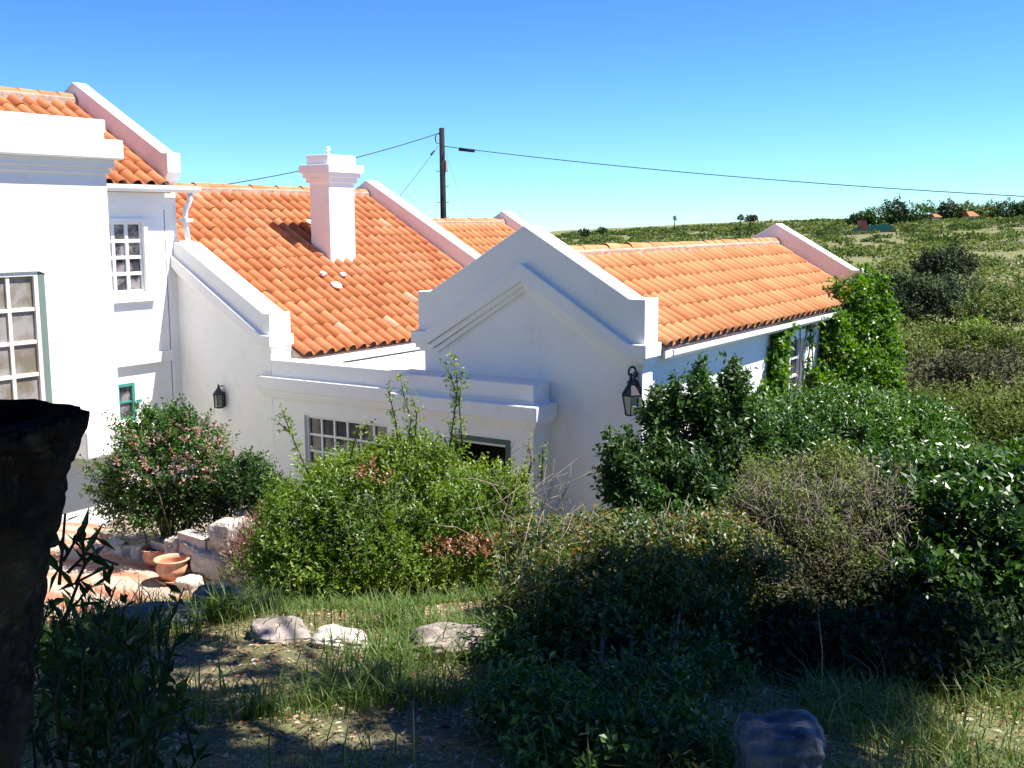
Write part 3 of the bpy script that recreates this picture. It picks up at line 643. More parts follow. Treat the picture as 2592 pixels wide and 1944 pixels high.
DEADW = mat('dead_wood', (0.30, 0.25, 0.2), 0.9, 0.1, noise=(20, (0.2, 0.155, 0.12), 0.4, 0.7))

# big sunlit shrub in the centre
bush('shrub', 'big bright green shrub with tall sprigs in front of the porch', 'shrub', grd(960,1500,9.7),
     [el(960,1320,9.6,240,165,0.95),el(790,1360,9.5,140,140,0.7),el(1180,1315,9.6,150,140,0.7),el(900,1400,9.3,220,150,0.8),el(1130,1400,9.4,200,150,0.8),el(1040,1165,9.7,120,62,0.4),el(900,1215,9.7,110,60,0.4),el(1290,1270,9.8,60,75,0.35),el(960,1440,9.3,330,90,0.7),el(760,1400,9.4,110,110,0.5)],
     8600, G_BRIGHT, 101, nl=9, slen=0.15, ll=0.040, lw=0.022, rmin=0.5, up=0.8, nst=40, lump=0.2, low=-0.95, clump=3.4, stem_r=0.014,
     extra=many(tall_sprigs(G_BRIGHT, [[(1130,1180,9.6),(1150,1050,9.6),(1158,980,9.6),(1150,900,9.65)],[(1156,1000,9.6),(1140,950,9.6),(1125,915,9.6)],[(1170,1130,9.6),(1162,1020,9.58),(1172,940,9.6)],
                            [(1030,1160,9.6),(1040,1060,9.6),(1022,1000,9.6),(1012,945,9.6)],[(1010,1140,9.6),(1000,1060,9.6),(982,985,9.6)],[(1050,1130,9.5),(1055,1040,9.5),(1045,1010,9.5)],
                            [(790,1220,9.5),(750,1130,9.5),(722,1060,9.5),(712,1035,9.5)],[(735,1095,9.5),(705,1070,9.5)],[(880,1180,9.6),(900,1110,9.6),(925,1065,9.6)],[(1330,1230,9.8),(1345,1170,9.8),(1338,1120,9.8)],[(1370,1220,9.8),(1375,1160,9.8),(1372,1130,9.8)]]),
                patch(RUST, [el(935,1215,9.0,30,22,0.1)], 22, 7, 0.1, 0.035, 0.02, 'rusty_leaves'),
                patch(RUST, [el(1190,1400,8.75,90,24,0.15),el(1290,1385,8.75,45,18,0.12)], 130, 7, 0.1, 0.035, 0.02, 'rusty_leaves'),
                bare_twigs(1200,1420,1230,1420,9.3,60,0.55,up=0.9,nm='bare_twigs')))
# pink flowering shrub
bush('flowering_shrub', 'green shrub dotted with pink bracts and white flowers on the stone walled bed', 'shrub', grd(430,1370,13.2),
     [el(420,1200,13.3,130,120,0.55),el(515,1230,13.2,65,95,0.45),el(350,1220,13.3,85,105,0.45),el(400,1100,13.4,80,60,0.35),el(480,1100,13.4,60,50,0.3),el(285,1250,13.3,45,45,0.25),el(570,1260,13.1,35,60,0.3),el(455,1080,13.4,30,45,0.25),el(370,1090,13.4,26,40,0.2),el(420,1290,13.3,110,50,0.45)],
     3200, G_MID, 103, nl=8, slen=0.16, ll=0.05, lw=0.026, rmin=0.5, nst=30, lump=0.36, clump=3, low=-0.95,
     extra=many(patch(PINK, [el(520,1170,13.1,60,95,0.4),el(430,1190,13.05,120,110,0.5)], 330, 4, 0.06, 0.034, 0.024, 'flowers'),
                tall_sprigs(G_BRIGHT, [[(430,1080,13.4),(436,1040,13.4),(430,1028,13.4)],[(375,1080,13.4),(370,1040,13.4)],[(320,1130,13.4),(325,1075,13.4)],[(240,1250,13.3),(215,1235,13.3),(205,1240,13.3)],[(300,1200,13.3),(250,1180,13.3)]], ll=0.05, lw=0.03)))
bush('conifer_seedling', 'thin grey feathery sapling against the bright wall under the small lantern', 'sapling', grd(545,1350,13.6),
     [el(570,1180,13.6,35,60,0.2)], 60, G_GREY, 104, nl=7, slen=0.2, ll=0.045, lw=0.008, nst=10, stem_r=0.006,
     extra=tall_sprigs(G_GREY, [[(560,1240,13.6),(545,1150,13.6),(530,1090,13.6),(528,1045,13.6)]], ll=0.04, lw=0.008))
bush('low_bush', 'dark green low bush between the flowering shrub and the big bright shrub', 'bush', grd(640,1400,12.6),
     [el(625,1225,12.6,60,65,0.4),el(640,1260,12.6,50,50,0.3),el(700,1290,12.4,50,70,0.35)], 1000, G_DARK, 105, nl=8, slen=0.16, ll=0.055, lw=0.024, nst=10,
     extra=tall_sprigs(G_DARK, [[(630,1200,12.4),(632,1170,12.4),(632,1150,12.4)]], ll=0.05))
bush('dry_shrub', 'leafless red brown twiggy bush beside the stone walled bed', 'bush', grd(660,1520,10.6),
     [el(650,1430,10.7,75,100,0.35),el(700,1460,10.6,50,70,0.3)], 1300, REDTW, 106, nl=5, slen=0.2, ll=0.09, lw=0.006, up=1.6, nst=40, stem_r=0.006, spread=0.5)
# tall shrub beside the big lantern
bush('tall_shrub', 'tall glossy dark green shrub with upright leaders beside the large lantern', 'shrub', grd(1680,1500,9.6),
     [el(1640,1270,9.6,105,140,0.6),el(1760,1250,9.9,150,150,0.7),el(1655,1095,9.9,28,80,0.18),el(1705,1080,9.9,30,90,0.2),el(1772,1050,10.0,34,100,0.24),el(1815,1100,10.1,45,90,0.3),el(1858,1040,10.2,32,95,0.25),el(1900,1120,10.4,50,90,0.35),el(1562,1190,9.6,32,60,0.2),el(1700,1380,9.3,150,110,0.6)],
     5200, G_DARK, 110, nl=9, slen=0.18, ll=0.062, lw=0.03, rmin=0.5, up=1.0, nst=30, lump=0.22, clump=3,
     extra=tall_sprigs(G_DARK, [[(1550,1180,9.6),(1545,1120,9.6),(1535,1080,9.6)],[(1600,1150,9.7),(1590,1100,9.7),(1586,1080,9.7)],[(1665,1040,9.8),(1668,1000,9.8),(1660,975,9.8)],[(1785,1000,10),(1780,940,10),(1783,915,10)],[(1845,1040,10.2),(1850,960,10.2),(1845,905,10.2)],[(1720,1020,9.8),(1724,985,9.8),(1715,960,9.8)]], ll=0.055, lw=0.03))
bush('hedge', 'rounded dense mid green hedge mound below the creeper covered wall', 'hedge', grd(2050,1300,13.8),
     [el(1960,1150,13.4,140,110,1.0),el(2110,1120,14.2,160,120,1.1),el(2270,1120,15.0,130,105,1.0),el(2080,1230,13.0,230,100,1.1),el(1860,1200,12.6,120,90,0.8),el(2330,1200,14.0,100,80,0.9),el(2380,1120,15.4,50,60,0.6)],
     7600, G_MID, 112, nl=9, slen=0.2, ll=0.07, lw=0.035, rmin=0.62, nst=16, lump=0.1, clump=1.6)
bush('twiggy_bush', 'round greyish green bush full of fine dry twigs in front of the hedge', 'bush', grd(2060,1640,6.9),
     [el(2040,1370,6.8,190,165,0.7),el(2190,1350,7.0,140,145,0.6),el(1945,1450,6.6,120,130,0.5),el(2090,1490,6.3,220,130,0.5)],
     9500, G_GREY, 114, nl=7, slen=0.15, ll=0.035, lw=0.009, rmin=0.6, up=0.7, nst=50, lump=0.12, clump=4, stem_r=0.008,
     extra=many(patch(G_OLIVE, [el(2060,1370,6.8,200,160,0.7)], 1800, 7, 0.12, 0.03, 0.016, 'green_shoots'), bare_twigs(1860,2310,1230,1480,6.35,900,0.14,r=0.002,up=1.3)))
bush('leafy_bush', 'bright glossy broad leaved bush overhanging deep shade at the right', 'bush', grd(2420,1700,6.4),
     [el(2420,1350,6.9,190,140,0.8),el(2520,1450,6.5,150,190,0.7),el(2380,1420,6.7,120,120,0.6),el(2540,1620,6.0,110,150,0.5),el(2300,1280,7.6,110,70,0.5),el(2640,1350,7,160,160,0.7),el(2370,1520,6.1,90,100,0.4)],
     8200, G_MID, 116, nl=8, slen=0.17, ll=0.058, lw=0.036, rmin=0.55, nst=26, lump=0.18, clump=3, tvar=0.13)
bush('dark_bush', 'dark shaded bush with red and yellow tipped upper shoots in the middle foreground', 'bush', grd(1580,1850,4.0),
     [el(1560,1530,5.6,230,170,0.6),el(1720,1560,5.6,150,175,0.55),el(1420,1480,5.8,150,110,0.5),el(1620,1700,4.8,260,180,0.55),el(1830,1690,5.1,120,130,0.4),el(1430,1740,4.5,130,130,0.35),el(1560,1860,3.9,230,130,0.35),el(1760,1820,4.2,140,150,0.35),el(1330,1850,3.6,130,110,0.3),el(1480,1930,3.3,200,110,0.25),el(1700,1930,3.3,150,100,0.25),el(1290,1700,4.6,70,90,0.3)],
     9500, G_DARK, 118, nl=8, slen=0.12, ll=0.036, lw=0.018, rmin=0.5, up=0.9, nst=46, lump=0.24, clump=5, stem_r=0.012,
     extra=many(patch(G_RED, [el(1640,1430,5.6,240,60,0.5),el(1450,1440,5.7,170,60,0.4),el(1380,1400,5.8,90,45,0.3),el(1830,1420,5.7,120,60,0.4),el(1560,1400,5.8,120,40,0.4),el(1560,1560,5.0,260,140,0.4)], 2600, 8, 0.1, 0.034, 0.017, 'reddish_shoots', 0.0), bare_twigs(1280,1750,1340,1440,5.7,170,0.2,r=0.0025,up=1.0), bare_twigs(1230,1420,1430,1700,5.0,14,0.38,r=0.0025,up=0.8,nm='bare_twigs')))
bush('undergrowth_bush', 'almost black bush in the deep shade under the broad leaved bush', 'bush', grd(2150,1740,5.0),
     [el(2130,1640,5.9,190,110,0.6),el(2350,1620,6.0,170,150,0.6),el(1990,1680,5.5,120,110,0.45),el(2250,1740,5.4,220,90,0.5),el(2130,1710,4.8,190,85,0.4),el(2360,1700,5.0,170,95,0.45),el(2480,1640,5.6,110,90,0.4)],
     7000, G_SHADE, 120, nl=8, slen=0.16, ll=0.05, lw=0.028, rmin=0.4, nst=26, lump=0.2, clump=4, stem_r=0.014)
bush('field_hedge', 'dark hedge bushes at the field edge right of the creeper', 'hedge', grd(2500,1250,17),
     [el(2450,1110,18,150,110,1.6),el(2580,1170,17,130,130,1.5),el(2700,1100,18,160,120,1.6),el(2440,1210,15,110,80,1.0)], 4200, G_OLIVE, 122, nl=8, slen=0.24, ll=0.08, lw=0.035, nst=10, clump=1.2)

# ------------------------------------------------------------------ creeper on the wing's side wall
cv = thing('creeper', 'bright green creeper covering the far end of the side wall and climbing over the eave', 'creeper', (13.6*S, 3.9*S, -4.9))
rg = np.random.default_rng(140)
n = 17000; x = rg.uniform(10.55*S, 14.45*S, n); z = rg.uniform(-2.6*S, -1.08*S, n)
keep = ~((x > 11.40*S) & (x < 12.1*S) & (z > -1.98*S)) & ~((x > 12.22*S) & (x < 12.62*S) & (z > -1.75*S)) & (rg.random(n) < np.clip((x-10.6*S)/0.9+0.35*np.sin(x*5)-(z+1.9*S)*0.35, 0.0, 1))
x = x[keep]; z = z[keep]; y = 4.0*S-0.03-rg.random(len(x))*0.22*np.clip((x-10.5*S)/3, 0.2, 1)
P = np.stack([x, y, z], 1); tn = 0.5+0.2*np.sin(x*3)*np.cos(z*4)+rg.normal(0, 0.07, len(x))
def clear(P):
    xw = P[:, 0]*4.0*S/P[:, 1]; zw = P[:, 2]*4.0*S/P[:, 1]
    return ~((xw > 11.35*S) & (xw < 12.08*S) & (zw > -1.93*S) & (zw < -1.18*S)) & ~((xw > 12.25*S) & (xw < 12.62*S) & (zw > -1.68*S))
k_ = clear(P); P = P[k_]; tn = tn[k_]
V, F, T = sprays(P, np.array([0, -0.8, -0.2])+rg.normal(0, 0.5, P.shape), rg, 5, 0.14, 0.085, 0.065, 1.0, tn)
link('foliage', mesh_np('foliage', V, F, T, False, [G_VINE]), cv)
P, D = shell([el(2165,800,22.6,48,55,0.45),el(2180,890,22.6,52,80,0.5),el(2190,1010,22.4,50,80,0.5),el(2205,745,23.0,24,50,0.3),el(2235,800,22.9,18,30,0.25),el(2150,740,22.2,40,22,0.3),el(2140,1000,21.8,90,110,0.5)], 2600, rg, 0.5, -0.9, 0.25)
V, F, T = sprays(P, D+rg.normal(0, 0.4, P.shape), rg, 6, 0.2, 0.10, 0.08, 1.0)
link('foliage', mesh_np('foliage', V, F, T, False, [G_VINE]), cv)
P, D = shell([el(1945,960,18.9,50,90,0.22),el(1925,1040,18.5,60,80,0.3),el(1965,880,19.2,28,55,0.16),el(2095,860,21.4,30,70,0.25),el(2120,940,21.6,50,90,0.35),el(2060,1030,20.8,60,70,0.4),el(2000,1060,19.8,60,50,0.4),el(2215,900,22.8,35,90,0.5),el(2215,1060,22.2,60,110,0.6)], 3600, rg, 0.45, -0.95, 0.3)
keep = clear(P); P, D = P[keep], D[keep]
V, F, T = sprays(P, D+np.array([0.2, -0.3, -0.5])+rg.normal(0, 0.5, P.shape), rg, 6, 0.2, 0.09, 0.07, 1.0)
link('foliage', mesh_np('foliage', V, F, T, False, [G_VINE]), cv)
P, D = shell([el(2005,803,20.2,20,12,0.15),el(1985,815,20.0,14,8,0.12)], 60, rg, 0.3, -0.9, 0.2)
V, F, T = sprays(P, D, rg, 6, 0.14, 0.08, 0.06, 1.0); link('foliage', mesh_np('foliage', V, F, T, False, [G_VINE]), cv)
b = MB()
for k in range(9):
    xx = rg.uniform(10.9*S, 14.2*S); pts = [(xx, 3.98*S-0.02, -4.6)]
    for q in range(9): xx += rg.normal(0, 0.12); pts.append((xx, 3.98*S-0.025, -4.6+(q+1)*0.32))
    b.tube(pts, [0.022*(1-0.07*i) for i in range(10)], 5)
build(b, 'stem', STEM, cv)

# ------------------------------------------------------------------ rocks, terrace, pots
LIME = mat('limestone', (0.52, 0.47, 0.41), 0.9, 0.12, noise=[(5, (0.33, 0.27, 0.22), 0.45, 0.7), (18, (0.62, 0.58, 0.52), 0.5, 0.75), (2.5, (0.2, 0.2, 0.13), 0.6, 0.8)], bump=(14, 0.9, 0.03))
ROCKP = mat('pinkish_rock', (0.32, 0.265, 0.24), 0.9, 0.12, noise=[(4, (0.18, 0.15, 0.13), 0.45, 0.7), (22, (0.42, 0.36, 0.32), 0.5, 0.75), (3, (0.12, 0.12, 0.08), 0.6, 0.8)], bump=(16, 0.9, 0.03))
ROCKB = mat('blue_grey_rock', (0.11, 0.125, 0.16), 0.85, 0.2, noise=[(6, (0.045, 0.05, 0.07), 0.42, 0.62), (25, (0.2, 0.21, 0.24), 0.55, 0.78)], bump=(18, 1.0, 0.03))
TERRA = mat('terracotta', (0.55, 0.27, 0.16), 0.85, 0.15, noise=[(7, (0.66, 0.44, 0.33), 0.45, 0.65)], bump=(30, 0.2, 0.004))
SOILP = mat('pot_soil', (0.13, 0.1, 0.08), 0.95, 0.1, bump=(60, 0.8, 0.01))
def rock(b, c, sx, sy, sz, rg, pw=0.62, ns=0.09, rot=0.0, sub=4, tilt=0.0):
    bm = bmesh.new(); bmesh.ops.create_icosphere(bm, subdivisions=sub, radius=1.0)
    ph = rg.uniform(0, 9, 6); cr_, sr_ = math.cos(rot), math.sin(rot); vs = []
    for v in bm.verts:
        p = np.array(v.co); p = np.sign(p)*np.abs(p)**pw
        q = 1+ns*(math.sin(p[0]*2.3+ph[0])*math.cos(p[1]*2.9+ph[1])+0.6*math.sin(p[2]*4.7+ph[2]+p[0]*3)+0.4*math.sin(p[0]*8+p[1]*7+ph[3])+0.25*math.sin(p[2]*15+p[1]*13+ph[4]))
        p = p*q*np.array([sx, sy, sz]); p[2] += p[0]*tilt
        vs.append((c[0]+p[0]*cr_-p[1]*sr_, c[1]+p[0]*sr_+p[1]*cr_, c[2]+p[2]))
    bm.verts.index_update(); fs = [tuple(v.index for v in f.verts) for f in bm.faces]; bm.free()
    b.add(vs, fs, 0.5, True)
VR = R_(YAW)-math.pi/2            # rotation that lines +X up with the view's right
def lone_rock(name, label, px, py, D, w, dep, h, m, seed, rot=0.0, pw=0.62, up=0.25, tilt=0.0, ns=0.09):
    rg = np.random.default_rng(seed); p = at(px, py, D); g = float(ground_z(p[0], p[1])); b = MB()
    rock(b, (p[0], p[1], min(p[2], g+h*up)), w/2, dep/2, h/2, rg, pw, ns, VR+rot, 5, tilt)
    o = build(b, name, m); return tagp(o, label, 'rock')
lone_rock('rock', 'long pale pinkish rock with a flat top, largest of the stones edging the path', 1165, 1648, 5.1, 0.50, 0.3, 0.20, ROCKP, 201, 0.1, 0.5, 0.3)
lone_rock('rock', 'pale jagged stone right of the flat slab along the path edge', 860, 1622, 5.25, 0.28, 0.22, 0.11, LIME, 202, -0.3, 0.7)
lone_rock('rock', 'flat grey slab of stone lying left of the jagged path edge stone', 712, 1592, 5.5, 0.27, 0.36, 0.07, ROCKP, 203, 0.4, 0.5, 0.3, -0.1)
lone_rock('rock', 'shaded upright blue grey stone block on the path edge at the left', 552, 1528, 6.35, 0.29, 0.24, 0.22, ROCKB, 204, 0.15, 0.42, 0.3)
lone_rock('rock', 'low shaded grey stone kerb left of the upright blue grey block', 380, 1560, 6.2, 0.6, 0.3, 0.18, ROCKB, 206, 0.05, 0.5, 0.2)
lone_rock('boulder', 'dark blue grey boulder in the bottom right foreground', 1975, 1905, 3.1, 0.235, 0.26, 0.24, ROCKB, 205, 0.0, 0.45, 0.5, 0.03)

# sandstone terrace in warm bands, irregular outline
def terrace():
    pts = [at(x, y, d) for x, y, d in ((-150,1560,11.6),(110,1560,11.6),(420,1560,11.6),(480,1470,12.3),(470,1400,13.0),(430,1350,13.8),(300,1318,14.4),(180,1300,14.9),(60,1290,15.2),(-150,1290,15.4))]
    P = []
    for x, y, d in ((-200,1,11.1),(110,1,11.2),(300,1,11.1),(450,1,11.2),(500,1,12.0),(492,1,12.8),(440,1,13.6),(330,1,14.4),(200,1,15.2),(60,1,15.6),(-200,1,15.8)):
        a = azim(x); P.append((d*math.cos(a), d*math.sin(a)))
    b = MB(); n = len(P); z1 = -3.90
    b.add([(x,y,z1-0.12) for x,y in P]+[(x,y,z1) for x,y in P], [tuple(range(n,2*n))]+[(i,(i+1)%n,(i+1)%n+n,i+n) for i in range(n)])
    m = bpy.data.materials.new('banded_sandstone'); m.use_nodes = True; nn = m.node_tree; L = nn.links; bs = nn.nodes['Principled BSDF']; bs.inputs['Roughness'].default_value = 0.85
    tc = nn.nodes.new('ShaderNodeTexCoord'); wv = nn.nodes.new('ShaderNodeTexWave'); wv.inputs['Scale'].default_value = 0.8; wv.inputs['Distortion'].default_value = 9; wv.inputs['Detail'].default_value = 3; wv.inputs['Detail Scale'].default_value = 0.9
    rp = nn.nodes.new('ShaderNodeValToRGB'); e = rp.color_ramp.elements; e[0].position = 0.1; e[0].color = (0.42,0.17,0.10,1); e[1].position = 0.9; e[1].color = (0.46,0.35,0.27,1); k = e.new(0.45); k.color = (0.44,0.25,0.16,1)
    vo = nn.nodes.new('ShaderNodeTexVoronoi'); vo.feature = 'DISTANCE_TO_EDGE'; vo.inputs['Scale'].default_value = 1.5
    mr = nn.nodes.new('ShaderNodeMapRange'); mr.inputs[1].default_value = 0.0; mr.inputs[2].default_value = 0.035
    mx = nn.nodes.new('ShaderNodeMix'); mx.data_type = 'RGBA'; mx.inputs[6].default_value = (0.4,0.3,0.22,1)
    L.new(tc.outputs['Object'], wv.inputs['Vector']); L.new(wv.outputs['Fac'], rp.inputs[0]); L.new(tc.outputs['Object'], vo.inputs['Vector']); L.new(vo.outputs['Distance'], mr.inputs[0]); L.new(mr.outputs[0], mx.inputs[0]); L.new(rp.outputs[0], mx.inputs[7]); L.new(mx.outputs[2], bs.inputs['Base Color'])
    bp = nn.nodes.new('ShaderNodeBump'); bp.inputs['Strength'].default_value = 0.6; bp.inputs['Distance'].default_value = 0.02; L.new(mr.outputs[0], bp.inputs['Height']); L.new(bp.outputs[0], bs.inputs['Normal'])
    o = build(b, 'terrace', m); tagp(o, kind='structure')
terrace()

# rough stone wall that holds the flowering shrub's bed
wl = thing('stone_wall', 'low rough wall of white limestone blocks around the flowering shrub bed', 'wall', grd(560,1440,12.2))
rg = np.random.default_rng(77)
path = [at(250,1350,14.3), at(330,1360,13.7), at(400,1365,13.1), at(470,1380,12.6), at(540,1400,12.15), at(610,1420,11.95), at(640,1400,12.6), at(665,1380,13.4)]
path = [Vector((p[0], p[1], 0)) for p in path]
lens = [0]
for i in range(1, len(path)): lens.append(lens[-1]+(path[i]-path[i-1]).length)
def on_path(s):
    for i in range(1, len(path)):
        if s <= lens[i]: return path[i-1].lerp(path[i], (s-lens[i-1])/(lens[i]-lens[i-1])), math.atan2(path[i].y-path[i-1].y, path[i].x-path[i-1].x)
    return path[-1], 0
for row, zc in enumerate((-3.98, -3.72, -3.48)):
    s = 0.1+rg.random()*0.2
    while s < lens[-1]:
        wd = rg.uniform(0.22, 0.46); p, a = on_path(s+wd/2)
        tall = np.clip((s-0.8)/1.6, 0.25, 1)
        if row == 2 and tall < 0.95: s += wd; continue
        if row == 1 and tall < 0.55: s += wd; continue
        b = MB(); rock(b, (p.x+rg.normal(0,.02), p.y+rg.normal(0,.02), zc+0.06*row+rg.normal(0,0.015)), wd/2*1.02, rg.uniform(0.14,0.2), rg.uniform(0.15,0.18), rg, 0.5, 0.07, a+rg.normal(0,0.1), 4)
        build(b, 'stone', LIME, wl); s += wd*0.84
core = MB()
for i in range(2, len(path)-1):
    p, q = path[i], path[i+1]; n2 = Vector((-(q-p).y, (q-p).x, 0)).normalized()*0.1; zt2 = -3.42 if i >= 3 else -3.62
    core.add([tuple(p-n2+Vector((0,0,-4.1))), tuple(q-n2+Vector((0,0,-4.1))), tuple(q+n2+Vector((0,0,-4.1))), tuple(p+n2+Vector((0,0,-4.1))), tuple(p-n2+Vector((0,0,zt2))), tuple(q-n2+Vector((0,0,zt2))), tuple(q+n2+Vector((0,0,zt2))), tuple(p+n2+Vector((0,0,zt2)))], [(3,2,1,0),(4,5,6,7),(0,1,5,4),(1,2,6,5),(2,3,7,6),(3,0,4,7)])
build(core, 'mortar', LIME, wl)
bed = MB(); BP = [(p.x, p.y) for p in path]+[(at(600,1,14.8)[0], at(600,1,14.8)[1]), (at(250,1,15.4)[0], at(250,1,15.4)[1])]
bed.add([(x,y,-4.1) for x,y in BP]+[(x,y,-3.80) for x,y in BP], [tuple(range(len(BP),2*len(BP)))]+[(i,(i+1)%len(BP),(i+1)%len(BP)+len(BP),i+len(BP)) for i in range(len(BP))])
build(bed, 'bed_soil', mat('bed_soil', (0.3,0.25,0.19), 0.95, 0.1, noise=(8,(0.16,0.13,0.09),0.45,0.6), bump=(30,0.8,0.02)), wl)
# loose pale rocks at its foot
for k, (px, D, w_, h_, lb) in enumerate(((455,11.95,0.3,0.2,'rounded white rock at the foot of the limestone wall behind the pots'),(520,11.4,0.34,0.22,'white rock in the grass at the foot of the limestone wall'))):
    a = azim(px); b = MB(); rock(b, (D*math.cos(a), D*math.sin(a), -3.86), w_/2, w_/2.6, h_/2, rg, 0.6, 0.1, 0.4*k, 4); tagp(build(b, 'rock', LIME), lb, 'rock')

def pot(label, px, D, r, h, soil, saucer):
    a = azim(px); t = thing('terracotta_pot', label, 'pot', (D*math.cos(a), D*math.sin(a), -3.90), group=None)
    z0 = 0.03 if saucer else 0.0
    b = MB(); b.lathe([(0,z0),(r*0.5,z0),(r*0.62,z0+h*0.08),(r*0.93,z0+h*0.4),(r*0.97,z0+h*0.55),(r*0.86,z0+h*0.8),(r*0.88,z0+h*0.9),(r*1.08,z0+h*0.95),(r*1.1,z0+h),(r*0.98,z0+h*1.01),(r*0.82,z0+h*0.93),(r*0.8,z0+h*0.8),(r*0.85,z0+h*0.55),(r*0.6,z0+h*0.15),(0,z0+h*0.12)], n=28)
    build(b, 'body', TERRA, t, local=True)
    if soil: b = MB(); b.lathe([(0,z0+h*0.86),(r*0.8,z0+h*0.84)], n=20); build(b, 'soil', SOILP, t, local=True)
    if saucer: b = MB(); b.lathe([(0,0),(r*0.8,0),(r*0.98,0.05),(r*0.94,0.055),(r*0.78,0.015),(0,0.015)], n=24); build(b, 'saucer', TERRA, t, local=True)
    return t
tp = pot('wide terracotta pot with dry vine stems, rear left of the three pots', 378, 12.95, 0.185, 0.21, True, False)
b = MB(); o0 = Vector(tp.location)+Vector((0,0,0.17))
b.tube([tuple(o0), tuple(o0+Vector((-0.02,0.02,0.2))), tuple(Vector(at(362,1300,12.95))), tuple(Vector(at(345,1275,13.0))), tuple(Vector(at(325,1252,13.1)))], 0.008, 5); b.tube([tuple(o0+Vector((0.03,0,0))), tuple(Vector(at(392,1320,12.75)))], 0.006, 5)
build(b, 'vine_stem', DEADW, tp)
pot('empty wide terracotta pot, rear right of the three pots', 446, 12.8, 0.175, 0.16, False, False)
pot('empty round terracotta pot on a saucer, front of the three pots', 412, 12.25, 0.18, 0.24, False, True)
a = azim(466); b = MB(); b.lathe([(0,0),(0.12,0),(0.14,0.03),(0.135,0.035),(0.11,0.012),(0,0.012)], (12.2*math.cos(a), 12.2*math.sin(a), -3.897), 22); b.lathe([(0,0),(0.12,0),(0.14,0.03),(0.135,0.035),(0.11,0.012),(0,0.012)], (12.2*math.cos(a)+.015, 12.2*math.sin(a), -3.865), 22)
tagp(build(b, 'saucer_stack', TERRA), 'small stack of red terracotta saucers right of the front pot', 'saucer')

# ------------------------------------------------------------------ dead trunk at the left and the tree that shades the viewer
BARK = mat('dark_bark', (0.045, 0.034, 0.026), 0.95, 0.05, noise=[(7, (0.016, 0.012, 0.01), 0.4, 0.6), (30, (0.09, 0.07, 0.05), 0.55, 0.78)], bump=(22, 1.0, 0.04))
def trunk_left():
    D = 2.0; nz, na = 70, 64; rg = np.random.default_rng(5)
    edge = [(1000,192),(1035,186),(1065,186),(1100,176),(1160,164),(1220,148),(1300,140),(1360,126),(1450,106),(1560,82),(1700,56),(1944,30),(2200,20)]
    ys = np.array([e[0] for e in edge]); xs = np.array([e[1] for e in edge]); top = 0
    V = []; F = []
    for i in range(nz):
        py = 1046+(2200-1046)*(i/(nz-1))**1.1
        R = np.interp(py, ys, xs); rad = (0.165+0.03*(1-i/nz)**3); c = np.array(at(R, py, D))-CR*rad
        for j in range(na):
            u = 2*math.pi*j/na; rr = rad*(1+0.05*math.sin(u*5+i*0.13)+0.03*math.sin(u*11-i*0.3)+0.018*math.sin(u*23+i*0.9)+rg.normal(0,0.008))
            p = c+rr*(math.cos(u)*np.array([CR[0],CR[1],0])+math.sin(u)*np.array([CF[0],CF[1],0]))
            if i == 0: p[2] += -0.030+0.012*math.sin(u*3+1)+0.01*math.sin(u*7)+(0.0 if math.cos(u) < 0.75 else -0.016)
            V.append(p)
    c = np.mean(V[:na], 0); c[2] -= 0.02; V.append(c)
    F = [(i*na+j, (i+1)*na+j, (i+1)*na+(j+1)%na, i*na+(j+1)%na) for i in range(nz-1) for j in range(na)]
    T_ = [(nz*na, j, (j+1)%na) for j in range(na)]
    me = bpy.data.meshes.new('tree_stump'); me.from_pydata([tuple(v) for v in V], [], F+T_); me.materials.append(BARK); me.polygons.foreach_set('use_smooth', [True]*len(me.polygons)); me.update()
    o = link('tree_stump', me); tagp(o, 'thick dark bark covered stump filling the left edge of the foreground', 'tree stump')
trunk_left()
